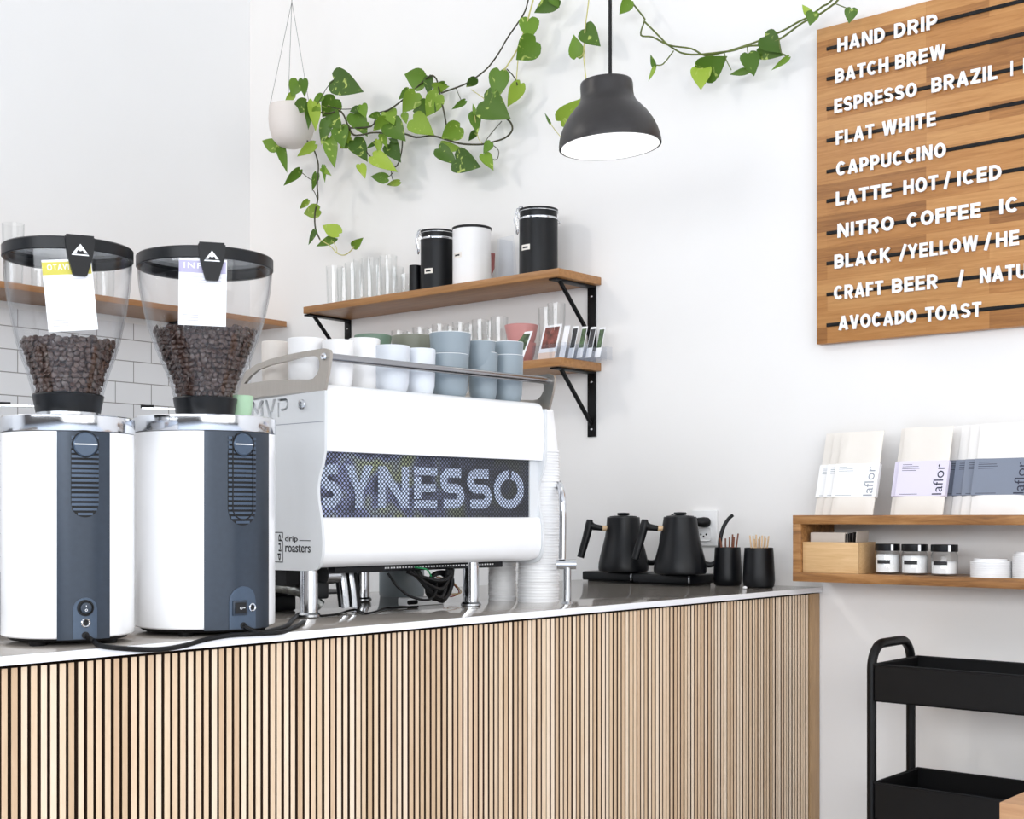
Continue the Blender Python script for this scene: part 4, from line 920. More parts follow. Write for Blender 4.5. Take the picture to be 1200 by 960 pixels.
# canisters
def canister(px, yb, half, ytop, yl, m, label, clampd, lidh=.028, tagz=None, ytag=None, grp='canisters on the upper shelf'):
    p = ony(px, yb, -.11 if yl is None else yl); wd = depth(p); k = wd/FPX; r = half*k; H = CAM.z+(HY-ytop)*k-ZU
    t = thing('canister', label, 'canister', (p.x, p.y, ZU), 0, grp)
    if clampd:
        zb_ = H-lidh
        build('body', MB().lathe([(0, 0), (r-.003, 0), (r, .003), (r, zb_-.002), (0, zb_-.002)], seg=56), m, t, True)
        build('wire_band', MB().lathe([(r-.002, zb_-.004), (r+.0015, zb_-.004), (r+.0022, zb_-.001), (r+.0015, zb_+.002), (r-.002, zb_+.002)], seg=56), M['chrome'], t, True)
        ld = build('lid', MB().lathe([(0, zb_-.001), (r-.003, zb_), (r-.0015, zb_+.004), (r-.002, H-.009), (r+.001, H-.007), (r+.001, H-.001), (r-.002, H), (0, H)], seg=56), m, t, True)
        build('lid_band', MB().lathe([(r-.002, H-.0095), (r+.0018, H-.0095), (r+.0018, H-.0075), (r-.002, H-.0075)], seg=56), M['steel'], ld, True)
        ca = math.atan2(-RT.y, -RT.x)+.30; u = Vector((math.cos(ca), math.sin(ca), 0)); s_ = Vector((-u.y, u.x, 0))
        cm = MB()
        for e in (-.010, .010):
            cm.tube([u*(r+.002)+s_*e+Vector((0, 0, zb_)), u*(r+.010)+s_*e+Vector((0, 0, zb_+.02)), u*(r+.006)+s_*e+Vector((0, 0, H+.002)), u*(r-.006)+s_*e+Vector((0, 0, H+.003))], .0014, 6)
            cm.tube([u*(r+.010)+s_*e+Vector((0, 0, zb_+.018)), u*(r+.016)+s_*e+Vector((0, 0, zb_-.005)), u*(r+.009)+s_*e*.8+Vector((0, 0, zb_-.034))], .0014, 6)
        cm.tube([u*(r-.006)-s_*.010+Vector((0, 0, H+.003)), u*(r-.006)+s_*.010+Vector((0, 0, H+.003))], .0014, 6)
        pts = [u*(r+.009)+s_*(.009*math.cos(a_))+Vector((0, 0, zb_-.040+.008*math.sin(a_))) for a_ in [i*math.pi/6 for i in range(13)]]
        cm.tube(pts, .0022, 6); build('clamp', cm, M['chrome'], t, True)
        ha = ca+math.pi; u2 = Vector((math.cos(ha), math.sin(ha), 0)); s2 = Vector((-u2.y, u2.x, 0))
        build('hinge', MB().tube([u2*(r+.001)-s2*.01+Vector((0, 0, zb_)), u2*(r+.008)-s2*.01+Vector((0, 0, zb_-.006)), u2*(r+.008)+s2*.01+Vector((0, 0, zb_-.006)), u2*(r+.001)+s2*.01+Vector((0, 0, zb_))], .0016, 6), M['steel'], t, True)
    else:
        build('body', MB().lathe([(0, 0), (r-.003, 0), (r, .003), (r, H-.008), (0, H-.008)], seg=56), m, t, True)
        build('lid', MB().lathe([(0, H-.007), (r+.002, H-.007), (r+.002, H-.001), (r, H), (0, H)], seg=56), M['plast'], t, True)
    if ytag:
        az = math.atan2(CAM.y-p.y, CAM.x-p.x)+math.radians(tagz); zt_ = CAM.z+(HY-ytag)*k-ZU
        tg = build('label_tag', MB().cylpatch((0, 0), [az-.28+.56*i/8 for i in range(9)], zt_-.008, zt_+.008, r, r+.0009), M['bag'], t, True)
        build('tag_print', MB().cylpatch((0, 0), [az-.18+.34*i/8 for i in range(9)], zt_-.003, zt_+.002, r+.0009, r+.0012), M['inkblack'], tg, True)
    return t
canister(512.5, 338, 19.6, 271.5, -.10, M['matte'], 'shorter black clamp-lid canister left of the white canister', True, .026, -32, 320.5)
canister(553, 332, 22.6, 267.5, -.105, M['cup_white'], 'white canister with thin black lid between the black canisters', False, .03, -48, 302)
canister(631, 320, 22.6, 246, -.11, M['matte'], 'tall black clamp-lid canister nearest the right end of the shelf', True, .029, -42, 293)
p = ony(486.5, 330, -.125); k_ = depth(p)/FPX
t = thing('cup', 'small black tapered cup left of the shorter black canister', 'cup', (p.x, p.y, ZU))
h_ = CAM.z+(HY-311.5)*k_-ZU
build('bowl', MB().lathe([(0, 0), (.0185*1.05, 0), (.0185, h_), (.0165, h_), (.0165, .004), (0, .004)], seg=32), M['matte'], t, True)
# leaflets in a clear stand beside the white canister
p0, p1 = ony(577, 320, -.11), ony(600, 320, -.11)
t = thing('leaflet_stand', 'clear stand with grey leaflets between white canister and tall black canister', 'stand', ((p0.x+p1.x)/2, -.11, ZU))
zt_ = ZU+.145
build('back_sheet', MB().prism([(p0.x+.006, ZU+.006), (p1.x+.004, ZU+.006), (p1.x-.012, zt_), (p0.x+.012, zt_)], -.09, -.088, lambda a, b, d: (a, d, b)), M['acrylic'], t)
build('front_sheet', MB().prism([(p0.x+.018, ZU+.006), (p1.x+.014, ZU+.006), (p1.x+.010, zt_-.025), (p0.x+.03, zt_-.01)], -.12, -.118, lambda a, b, d: (a, d, b)), M['acrylic'], t)
build('leaflet', MB().prism([(p0.x-.004, ZU+.03), (p0.x+.008, ZU+.05), (p0.x+.010, ZU+.095), (p0.x-.006, ZU+.098)], -.11, -.109, lambda a, b, d: (a, d, b)), M['maroon'], t)
build('base', MB().box(p0.x+.004, p1.x+.016, -.135, -.085, ZU, ZU+.007, .002), M['lime'], t)

# glasses
def tumbler(name, r0, r1, h, label, loc, grp):
    t = thing(name, label, 'glass', loc, 0, grp)
    build('vessel', MB().lathe([(0, .0), (r0*.9, 0), (r0, .003), (r1, h-.001), (r1-.0012, h), (r1-.0022, h-.001), (r0-.0024, .010), (0, .009)], seg=32), M['glass'], t, True)
    return t
ORD = ['first', 'second', 'third', 'fourth', 'fifth', 'sixth', 'seventh', 'eighth', 'ninth', 'tenth', 'eleventh', 'twelfth', 'thirteenth', 'fourteenth']
def gl_label(i, s): return '%s glass from the left %s' % (ORD[i], s)
G0 = None
for i, (px, y, hs) in enumerate(((392, -.10, 1.0), (404, -.05, 1.0), (414, -.12, .95), (424, -.06, 1.12), (434, -.12, 1.0), (444, -.06, .9), (455, -.11, 1.0), (463, -.05, .82), (474, -.09, .55))):
    p = ony(px, 330, y); loc = (p.x, p.y, ZU)
    G0 = tumbler('drinking_glass', .024, .029, .145*hs, gl_label(i, 'on the upper shelf, tall and clear'), loc, 'tall glasses on the upper shelf')
p = ony(430, 345, -.17)
tag(build('wood_coaster', MB().prism([(0, 0), (.05, 0), (.045, .004), (.02, .010), (.004, .006)], -.012, .012, lambda a, b, d: (p.x-.025+a, p.y+d, ZU+b)), M['beige']), 'small beige wedge in front of the tall glasses on the upper shelf', 'coaster')
for i, (px, y) in enumerate(((468, -.10), (481, -.05), (493, -.11), (505, -.06), (516, -.12), (528, -.06), (540, -.11), (552, -.05), (563, -.11), (574, -.06), (585, -.12), (641, -.06), (652, -.11))):
    p = ony(px, 400, y); loc = (p.x, p.y, ZL)
    tumbler('drinking_glass', .023, .027, .150 if i < 11 else .17, gl_label(i, 'on the lower shelf, clear'), loc, 'glasses on the lower shelf')
for i in range(9):
    tumbler('drinking_glass', .028, .033, (.17, .15, .19)[i % 3], gl_label(i, 'on the left wall shelf, behind the grinders'), (-2.2+.04*(i % 2), -1.62+i*.115, ZU), 'glasses on the left wall shelf')
# pink cups
p = ony(611, 410, -.13); k_ = depth(p)/FPX
cup((p.x, p.y, ZL), .034, .044, .062, M['cup_pink'], 'pink cup at the bottom of the pair on the lower shelf', 'pink cups')
cup((p.x, p.y, ZL+.040), .034, .050, CAM.z+(HY-381.5)*k_-ZL-.040, M['cup_pink'], 'pink cup on top of the pair on the lower shelf', 'pink cups')
# small propped print
p = ony(604, 410, -.18)
t = thing('photo_card', 'single small print propped in front of the pink cups', 'photo card', (p.x, p.y, ZL))
fp = lambda a, b, d: (p.x+a-.03+b*.25, p.y-.0+d+b*.25, ZL+b)
build('sheet', MB().prism([(0, 0), (.055, 0), (.055, .09), (0, .09)], 0, .0008, fp), M['card'], t)
build('picture', MB().prism([(.006, .035), (.049, .035), (.049, .083), (.006, .083)], -.0004, 0, fp), M['photo_b'], t)
# photo rack
x0, x1 = ony(625, 418, -.16).x, -.712
t = thing('card_rack', 'clear acrylic rack full of photo cards at the right end of the lower shelf', 'rack', ((x0+x1)/2, -.1, ZL))
build('tray', MB().box(x0, x1, -.165, -.161, ZL, ZL+.046).box(x0, x1, -.02, -.016, ZL, ZL+.046).box(x0, x0+.004, -.161, -.02, ZL, ZL+.046).box(x1-.004, x1, -.161, -.02, ZL, ZL+.046).box(x0+.004, x1-.004, -.161, -.02, ZL, ZL+.003), M['acrylic'], t)
dv = MB()
for k in range(7): dv.box(x0+.06+k*.02, x0+.062+k*.02, -.1605, -.0205, ZL+.003, ZL+.040)
build('divider', dv, M['acrylic'], t)
def pcard(xa, wd, ya, m, label, hh=.088, tilt=.18, skew=.12):
    t = thing('photo_card', label, 'photo card', (xa, ya, ZL+.004), 0, 'photo cards in the rack')
    f = lambda a, b, d: (xa+a+b*skew, ya+d+b*tilt, ZL+.004+b)
    build('sheet', MB().prism([(0, 0), (wd, 0), (wd, hh), (0, hh)], 0, .0008, f), M['card'], t)
    build('picture', MB().prism([(wd*.1, hh*.32), (wd*.9, hh*.32), (wd*.9, hh*.93), (wd*.1, hh*.93)], -.0005, 0, f), m, t)
    if wd > .05: build('caption_strip', MB().prism([(.002, .002), (wd-.002, .002), (wd-.002, hh*.2), (.002, hh*.2)], -.0005, 0, f), M['peach'], t)
pcard(x0+.005, .066, -.150, M['photo_a'], 'large photo card with reddish picture at the rack front left', .102, .2)
for i, (m, c_) in enumerate((('card', 'blank white'), ('photo_c', 'dark grey'), ('photo_b', 'greenish grey'), ('photo_c', 'black'), ('photo_b', 'leaf green'))):
    pcard(x0+.082+i*.023, .020, -.145+i*.012, M[m], 'narrow photo card with %s picture, %s in the rack row' % (c_, ORD[i]), .094-.002*i, .15)

# ------------------------------------------------------------------ pendant lamp
lc = at(715, 170, 3.1); kx = 3.1/FPX; lz = lc.z
t = thing('pendant_lamp', 'dark bronze bell-shaped pendant lamp hanging above the counter', 'lamp', (lc.x, lc.y, lz-.0))
r0 = 60*kx
outer = [(r0, 0), (r0*1.003, .006), (r0*.985, .02), (r0*.945, .036), (r0*.87, .055), (r0*.77, .073), (r0*.66, .088), (r0*.575, .099), (r0*.53, .110), (r0*.515, .122), (r0*.515, .142), (r0*.505, .148), (r0*.49, .150), (0, .152)]
inner = [(0, .143), (r0*.49, .140), (r0*.50, .112), (r0*.56, .096), (r0*.75, .071), (r0*.93, .035), (r0*.975, .012), (r0*.985, .0), (r0, 0)]
TL = Matrix.Translation((lc.x, lc.y, lz)) @ Matrix.Rotation(math.radians(-3.5), 4, FW) @ Matrix.Translation((0, 0, -lz))
build('shade', MB().lathe([(r, lz+z-.004) for r, z in outer], seg=72, M=TL), M['lamp'], t)
build('shade_lining', MB().lathe([(max(0, r-.0025), lz+z-.0042) for r, z in inner[:-1]], seg=72, M=TL), M['white'], t)
build('diffuser', MB().lathe([(0, lz+.016), (r0*.95, lz+.016), (r0*.95, lz+.019), (0, lz+.019)], seg=64, M=TL), M['glow'], t)
build('cord', MB().tube([(lc.x, lc.y, lz+.146), (lc.x, lc.y, ZC-.03)], .0042, 10), M['rubber'], t)
build('ceiling_cup', MB().lathe([(0, ZC), (.05, ZC), (.05, ZC-.025), (.04, ZC-.03), (0, ZC-.03)], (lc.x, lc.y, 0), 32), M['lamp'], t)

# ------------------------------------------------------------------ plants
def leaf_into(mb, B, T, ratio, roll):
    B, T = Vector(B), Vector(T); ax = T-B; L_ = ax.length; ax.normalize()
    toC = (CAM-B).normalized(); nrm = (toC-ax*toC.dot(ax)).normalized()
    nrm = Matrix.Rotation(roll, 3, ax) @ nrm; sd = ax.cross(nrm)
    W = L_*ratio/2*.92
    # heart outline: t along axis, half width
    prof = [(-.10, .34), (-.055, .62), (.04, .88), (.16, 1.0), (.30, .99), (.45, .87), (.60, .67), (.74, .45), (.87, .22), (1.0, 0)]
    cen = [.0, .02, .07, .16, .30, .45, .60, .74, .87, 1.0]
    vs, fs = [], []
    fold = .22*W; curl = random.uniform(.05, .16)*L_
    def P(t, wd): return B+ax*(L_*t)+sd*(W*wd)+nrm*(fold*abs(wd)**1.5-curl*t*t+.01*L_*math.sin(9*t)*abs(wd))
    cols = (-1, -.55, 0, .55, 1)
    for (t, hw), tc in zip(prof, cen):
        for c in cols: vs.append(P(tc+(t-tc)*abs(c)**.8, hw*c))
    n = len(cols)
    for i in range(len(prof)-1):
        for j in range(n-1): fs.append([i*n+j, i*n+j+1, (i+1)*n+j+1, (i+1)*n+j])
    m = len(vs); vs2 = [v-nrm*.0006 for v in vs]
    fs2 = [f[::-1] for f in ([[k+m for k in q] for q in fs])]
    mb.add(vs+vs2, fs+fs2)
def foliage(name, rows, depthf, parent, mat_):
    mb = MB()
    for bx, by, tx, ty, rt in rows:
        y0 = depthf(bx, by)+random.uniform(-.012, .012); y1 = y0-random.uniform(-.004, .022)
        leaf_into(mb, ony(bx, by, y0), ony(tx, ty, y1), rt, random.uniform(-.3, .3))
    return build(name, mb, mat_, parent, sharp=60, flip=False)
def stems(name, lines, depthf, parent, m):
    mb = MB()
    for r, pts in lines: mb.tube([ony(x, y, depthf(x, y)+random.uniform(-.003, .003)) for x, y in pts], r, 6, 4)
    return build(name, mb, m, parent)
YP = -.155
pc = ony(342, 150, YP); pk = depth(pc)/FPX; pr = 27.2*pk
def pz(y): return CAM.z+(HY-y)*pk
t = thing('hanging_planter', 'round white hanging planter with trailing pothos in the corner', 'planter', (pc.x, pc.y, pz(174)))
ztop, zbot = pz(125.5), pz(173)
H_ = ztop-zbot
build('pot', MB().lathe([(0, zbot), (pr*.35, zbot+.001), (pr*.62, zbot+H_*.07), (pr*.84, zbot+H_*.22), (pr*.96, zbot+H_*.45), (pr, zbot+H_*.68), (pr*.97, ztop), (pr*.93, ztop+.001), (pr*.90, ztop-.004), (pr*.9, zbot+H_*.5), (0, zbot+H_*.4)], (pc.x, pc.y, 0), 56), M['pot'], t)
build('soil', MB().lathe([(0, ztop-.02), (pr*.89, ztop-.025), (pr*.89, ztop-.03), (0, ztop-.03)], (pc.x, pc.y, 0), 32), M['soil'], t)
apex = Vector((pc.x, pc.y, pz(2)))
for ang in (VA+math.pi/2, VA-math.pi/2+.75, VA+.35):
    e = Vector((pc.x+pr*.99*math.cos(ang), pc.y+pr*.99*math.sin(ang), ztop-.012))
    build('hanging_wire', MB().tube([e, apex], .0011, 5), M['wire'], t)
build('hanging_wire', MB().tube([apex, (apex.x, apex.y, ZC)], .0012, 5), M['wire'], t)
def dA(x, y):
    if y > 172 and x < 425: return -.15
    if x < 380: return -.20 if y < 165 else -.15
    return -.17+min(1, (x-380)/90)*.085
LA = [(349, 95, 342, 113, 1.05), (355, 93, 357, 112, .5), (344, 110, 333, 122, .6), (359, 120, 340, 132, .58), (367, 119, 371, 152, .5), (393, 116, 377, 138, .95), (362, 122, 362, 150, .38), (383, 141, 377, 169, .58), (391, 93, 424, 107, .58), (386, 162, 391, 195, .52), (398, 149, 402, 172, .8), (412, 164, 397, 176, .62), (386, 134, 398, 149, .8), (325, 173, 304.5, 164, .62), (328, 171, 336, 201, .36), (369, 169, 346, 184, .45),
 (420, 127, 408, 131, .55), (415, 133, 429, 157, .72), (424, 123, 428, 137, .8), (445, 134, 430, 138, .5), (402, 149, 405, 174, .72), (414, 165, 430, 187, .62), (452, 139, 437, 154, .72), (455, 130, 461, 144, .85), (456, 144, 473, 163, .85), (487, 109, 472, 133, .92), (479, 105, 467, 117, .62), (497, 95, 472, 87, .92), (502, 90, 503, 113, .52), (521, 98, 506, 109, .52), (514, 111, 498, 137, .85), (502, 126, 480, 130, .75), (484, 140, 507, 157, .68), (474, 133, 476, 145, .8), (456, 169, 468, 188, .62), (437, 183, 463, 198, .52), (443, 164, 445, 181, .6), (447, 157, 453, 171, .42), (422, 193, 428, 207, .62), (454, 209, 432, 207, .5), (468, 213, 451, 218, .35), (441, 166, 429, 175, .38), (465, 166, 454, 162, .42),
 (653, -1, 625, 15, .72), (646, -3, 655, 8, .7), (620, 22, 620, 47, .95), (628, 49, 603, 71, .92), (586, 83, 581, 117, .78), (610, 98, 594, 126, .62), (567, 118, 594, 137, .8), (539, 149, 516, 163, .9), (557, 92, 546, 103, .75), (508, 103, 525, 102, .62), (545, 118, 529, 129, .42), (556, 132, 559, 155, .58), (557, 154, 549, 166, .62), (557, 134, 554, 121, .42), (575, 167, 566, 180, .8), (567, 181, 578, 199, .58), (514, 174, 534, 191, .62), (518, 170, 541, 176, .36), (534, 187, 561, 195, .72), (514, 117, 510, 132, .5),
 (351, 199, 332, 219, .42), (371, 203, 366, 224, .44), (377, 197, 387, 205, .3), (379, 194, 381, 212, .26), (361, 235, 350, 246, .42), (374, 246, 353, 251, .58), (397, 274, 375, 261, .52), (369, 270, 362, 287, .38), (393, 279, 368, 289, .36), (414, 289, 424, 280, .55),
 (372, 126, 366, 140, .7), (378, 112, 366, 120, .7), (432, 146, 420, 150, .6), (465, 150, 452, 158, .6)]
foliage('foliage', LA, dA, t, M['leaf'])
SA = [(.0030, [(367, 130), (385, 133), (400, 131), (412, 156), (423, 158), (435, 155.6), (448, 155.6), (460, 158), (474, 157), (488, 161), (504, 159), (515, 161), (538, 168), (558, 169.5), (571, 168), (591, 162), (600, 153), (598.6, 144), (591, 137)]),
 (.0028, [(405, 150), (435, 148), (442, 134), (455, 129), (467, 121), (480, 110), (490, 101), (504, 89), (511.5, 93), (515, 108), (521, 135), (523, 147)]),
 (.0026, [(517, 109), (543, 99.5), (556, 92), (571, 80), (584, 63), (595, 44), (613, 17.5), (619, 0), (626, -30)]),
 (.0022, [(471.7, 157), (471, 175), (467, 191), (462, 196), (453, 194.5), (435, 184), (429, 177)]),
 (.0026, [(360, 165), (367.5, 175), (373, 193), (371.7, 216.7), (372.5, 233), (369, 250), (369.7, 268), (375, 281)]),
 (.0014, [(372, 122), (378, 112), (383, 103), (391, 94)]), (.0014, [(371, 214), (362, 209), (351, 200)]), (.0014, [(372, 234), (369, 226), (366, 222)]),
 (.0018, [(594, 81), (600, 87), (605, 95), (606, 100)]), (.0016, [(572, 105), (571, 120), (569, 130)]), (.0014, [(462, 196), (460, 203), (453, 209)]), (.0014, [(458, 196), (459, 206), (461, 212)]), (.0014, [(588, 142), (575, 157), (568, 167)]), (.0014, [(574, 168), (584, 176), (582, 187), (572, 185)]), (.0012, [(534, 102), (538, 112), (541, 119)]), (.0014, [(420, 127), (400, 128), (383, 124)])]
stems('stem', SA, dA, t, M['stem'])
stems('stem', [(.0018, [(375, 281), (386.7, 288), (395, 296.7), (403, 299), (410, 295), (415, 289)]), (.0012, [(390, 283), (394, 290), (395, 296)]), (.0024, [(640, -30), (627, -5), (622, 10), (617, 28), (606, 58), (591, 82)]), (.0016, [(607, 70), (605, 95)]), (.0014, [(552, 105), (568, 116), (568, 119)]), (.0013, [(556, 133), (560, 160), (565, 168)])], dA, t, M['stem_p'])['label'] = 'pale young stem'
dB = lambda x, y: -.075
t = thing('trailing_vine', 'thin pale vine strand hanging down behind the pendant lamp', 'vine', ony(686, 0, -.07))
foliage('foliage', [(676, 67, 673, 40, .82), (685, 34, 702, 53, .66), (657, 142, 679, 117, .62), (645, 145, 638, 132, .24), (699, 99, 708, 93, .6)], dB, t, M['leaf'])
stems('stem', [(.0018, [(693, -40), (690, 0), (686, 30), (685, 45), (684, 65), (687, 95), (690, 125), (680, 150)]), (.0012, [(645, 145), (655, 158), (668, 170), (680, 150)]), (.0012, [(676, 67), (681, 66), (685, 58)])], dB, t, M['stem_p'])
t = thing('trailing_vine', 'green vine garland swagged along the wall left of the menu board', 'vine', ony(860, 58, -.07))
foliage('foliage', [(739, 1, 725, 17, .82), (767, 79, 762, 63, .36), (767, 79, 760, 95, .32), (822, 85, 851, 68, 1.0), (822, 79, 821, 103, .95), (877, 83, 853, 87, .36), (877, 63, 884, 88, .88), (889, 62, 918, 64, .44), (896, 43, 915, 61, .85), (924, 67, 904, 83, .32), (953, 14, 949, 30, 1.05), (949, 18, 940, 5, .66), (998, 10, 995, 27, 1.0)], dB, t, M['leaf'])
stems('stem', [(.0026, [(722, -40), (735, -5), (739, 1), (754, 20), (755, 25), (751, 41), (765, 43.5), (784, 53), (810, 57), (826, 65), (845, 62), (860, 58), (889, 48), (917.5, 36), (935, 26), (949, 19), (964, 7.5), (975, 0), (1010, -40)]),
 (.0026, [(755, 25), (757, 27), (768.5, 38.5), (781, 51), (791, 58), (800, 62.4), (816, 64), (847, 61), (860, 59), (876, 54), (895, 52.5), (915, 45), (940, 27), (959, 17.5), (976, 5.6), (982, 0), (1020, -40)]),
 (.0018, [(789.5, 59.5), (777, 75), (768.5, 76.4), (767, 79)]), (.0014, [(978, 4), (996, 11)]), (.0014, [(849, 62), (851, 70), (857, 82)]), (.0014, [(876, 52), (876, 60), (879, 68)]), (.0014, [(913, 44), (915, 61), (924, 67)])], dB, t, M['stem_g'])

# ------------------------------------------------------------------ menu board
YB = -.026
zb0, zb1, xb0 = 1.628, 2.441, ony(957, 200, YB).x
t = thing('menu_board', 'large oak menu board with white letters on black rails', 'menu board', (xb0+.45, 0, zb0))
build('panel', MB().box(xb0, xb0+.95, YB, -.002, zb0, zb1, .0012), M['board'], t)
lines = [(132, [('HAND', 186, 312), ('DRIP', 338, 453)]), (213, [('BATCH', 180, 322), ('BREW', 341, 475)]), (293, [('ESPRESSO', 178, 398), ('BRAZIL', 438, 614), ('|', 650, 656), ('|', 684, 690)]), (378, [('FLAT', 182, 284), ('WHITE', 306, 449)]), (461, [('CAPPUCCINO', 183, 476)]),
 (540, [('LATTE', 182, 330), ('HOT', 363, 455), ('/', 470, 489), ('ICED', 507, 625)]), (626, [('NITRO', 186, 337), ('COFFEE', 372, 570), ('IC', 620, 672)]), (707, [('BLACK', 178, 328), ('/', 350, 372), ('YELLOW', 374, 562), ('/', 578, 599), ('HE', 611, 672)]), (790, [('CRAFT', 177, 308), ('BEER', 332, 455), ('/', 508, 525), ('NATU', 568, 694)]), (872, [('AVOCADO', 189, 398), ('TOAST', 421, 571)])]
LH = .0355
for yl, words in lines:
    z = ony(968.7, yl*.4373, YB).z; xs0 = ony(968.7, 200, YB).x
    build('rail', MB().box(xs0, xb0+.93, YB-.0022, YB-.0001, z-.0048, z+.0048, .001), M['black'], t)
    for wd_, a_, b2 in words:
        xa, xc = ony(900+a_*.4373, 200, YB-.006).x, ony(900+b2*.4373, 200, YB-.006).x
        hh = LH*(1.15 if wd_ == '/' else 1)
        lt = capitals_into(MB(), wd_, xa, xc, z-hh/2+.001, z+hh/2+.001, .0045, lambda a, b, d: (a, YB-.0024-d, b))
        build('lettering', lt, M['letter'], t, sharp=30)['label'] = 'white raised letters reading '+wd_ if wd_ not in '|/' else 'white raised dividing stroke'

# ------------------------------------------------------------------ box shelf with goods
DB = .18; bx0, bx1, bz0, bz1, bt = .021, .98, 1.0222, 1.1868, .0225
t = thing('box_shelf', 'long walnut box shelf on the wall below the menu board', 'shelf', ((bx0+bx1)/2, 0, bz0))
build('top_board', MB().box(bx0, bx1, -DB, -.002, bz1-bt, bz1, .0015), M['boxwood'], t)
build('bottom_board', MB().box(bx0, bx1, -DB, -.002, bz0, bz0+bt, .0015), M['boxwood'], t)
build('end_board', MB().box(bx0+.0005, bx0+bt, -DB+.0005, -.002, bz0+bt, bz1-bt, .0005), M['boxwood'], t)
build('end_board', MB().box(bx1-bt, bx1-.0005, -DB+.0005, -.002, bz0+bt, bz1-bt, .0005), M['boxwood'], t)
def coffee_bag(x0, y0, wd, h, bagm, labm, inkm, label, grp, lean=.30, thick=.011, big=True):
    rot = Matrix.Translation((x0, y0, bz1)) @ Matrix.Rotation(-lean, 4, 'X')
    t = thing('coffee_bag', label, 'coffee bag', (x0+wd/2, y0, bz1), 0, grp)
    nx, nz_ = 9, 13; vs, fs = [], []
    for sgn in (-1, 1):
        for j in range(nz_+1):
            for i in range(nx+1):
                a, b = i/nx, j/nz_
                ex = min(1, min(a, 1-a)*7); ez = min(1, b*8)*min(1, (1-b)*4.5)
                bul = thick/2*(ex**.6)*(ez**.6)*(1 if b < .82 else .9)
                vs.append(rot @ Vector((a*wd, sgn*(bul+.0012)+thick/2*0, b*h)))
    m_ = (nx+1)*(nz_+1)
    for sg in (0, 1):
        for j in range(nz_):
            for i in range(nx):
                q = [sg*m_+j*(nx+1)+i, sg*m_+j*(nx+1)+i+1, sg*m_+(j+1)*(nx+1)+i+1, sg*m_+(j+1)*(nx+1)+i]; fs.append(q if sg == 0 else q[::-1])
    rim = [(0, i) for i in range(nx+1)]+[(j, nx) for j in range(1, nz_+1)]+[(nz_, i) for i in range(nx-1, -1, -1)]+[(j, 0) for j in range(nz_-1, 0, -1)]
    ids = [j*(nx+1)+i for j, i in rim]
    for k in range(len(ids)): a, b = ids[k], ids[(k+1) % len(ids)]; fs.append([a, b, b+m_, a+m_])
    build('pouch', MB().add(vs, fs), bagm, t, sharp=60)
    e = .0025; l0, l1 = h*.205, h*.605
    f = lambda a, b, d: rot @ Vector((a, -(thick/2+.0016)-d, b))
    lb = build('label_sleeve', MB().box(-e, wd+e, -(thick/2+.0016), thick/2+.0016, l0, l1, .0008, 1, M=rot), labm, t)
    tx = MB(); hh = l1-l0
    text_into(tx, 'laflor', 0, hh*.86, 0, .0245, .0002, lambda a, b, d: f(wd-.006-(.0245-b)*0-b*0-(.0245-(.0245-b)), l0+hh*.03+a, d) if False else f(wd-.006-(b), l0+hh*.03+a, d), -.002)
    build('lettering', tx, inkm, lb)
    ln = MB()
    for r in range(4): ln.box(.008, .008+wd*(.2, .34, .36, .3)[r], -(thick/2+.0018), -(thick/2+.0015), l1-.010-r*.005, l1-.0088-r*.005, M=rot)
    ln.box(.008, .008+wd*.38, -(thick/2+.0018), -(thick/2+.0015), l0+.004, l0+.0052, M=rot)
    build('small_print', ln, inkm, lb)
def flip_fix(): pass
def bagx(px, y): return ony(px, 602, y).x
hA = .218
gA = 'cream bags with white labels'
for k, s in ((2, 'rearmost'), (1, 'middle'), (0, 'front')):
    coffee_bag(bagx(973.5, -.125)-k*.0305, -.125+k*.0165, .112, hA, M['bag'], M['lab_w'], M['ink_g'], s+' bag of the three cream coffee bags with white labels on the box shelf', gA)
for k, s in ((1, 'rear'), (0, 'front')):
    coffee_bag(bagx(1048, -.125)-k*.0175, -.125+k*.0165, .120, .222, M['bag'], M['lab_l'], M['ink_n'], s+' bag of the two cream coffee bags with lavender labels on the box shelf', 'cream bags with lavender labels')
for k, s in ((3, 'rearmost'), (2, 'second from the rear'), (1, 'second from the front'), (0, 'front')):
    coffee_bag(bagx(1137, -.125)-k*.0285, -.125+k*.0145, .126, .224, M['bag_w'], M['lab_g'], M['ink_n'], s+' bag of the four white coffee bags with slate labels', 'white bags with slate labels')
# card box
zi = bz0+bt; xa, xb = bx0+bt+.001, .193
t = thing('wooden_box', 'pale oak card box in the left end of the box shelf', 'box', ((xa+xb)/2, -.13, zi))
ya, yb_ = -.171, -.075; zt_ = 1.1205; w_ = .007
build('front_board', MB().box(xa, xb, ya, ya+w_, zi, zt_, .0008), M['paleoak'], t)
build('rear_board', MB().box(xa, xb, yb_-w_, yb_, zi, zt_, .0008), M['paleoak'], t)
build('end_board', MB().box(xa, xa+w_, ya+w_, yb_-w_, zi, zt_, .0005), M['paleoak'], t)
build('end_board', MB().box(xb-w_, xb, ya+w_, yb_-w_, zi, zt_, .0005), M['paleoak'], t)
build('bottom_board', MB().box(xa+w_, xb-w_, ya+w_, yb_-w_, zi+.0005, zi+.006), M['paleoak'], t)
tag(build('envelope', MB().box(xa+.012, xa+.104, ya+.018, ya+.021, zi+.007, zt_+.0225).box(xa+.014, xa+.108, ya+.024, ya+.026, zi+.007, zt_+.0235), M['beige']), 'beige envelopes standing in the pale oak card box', 'envelope')
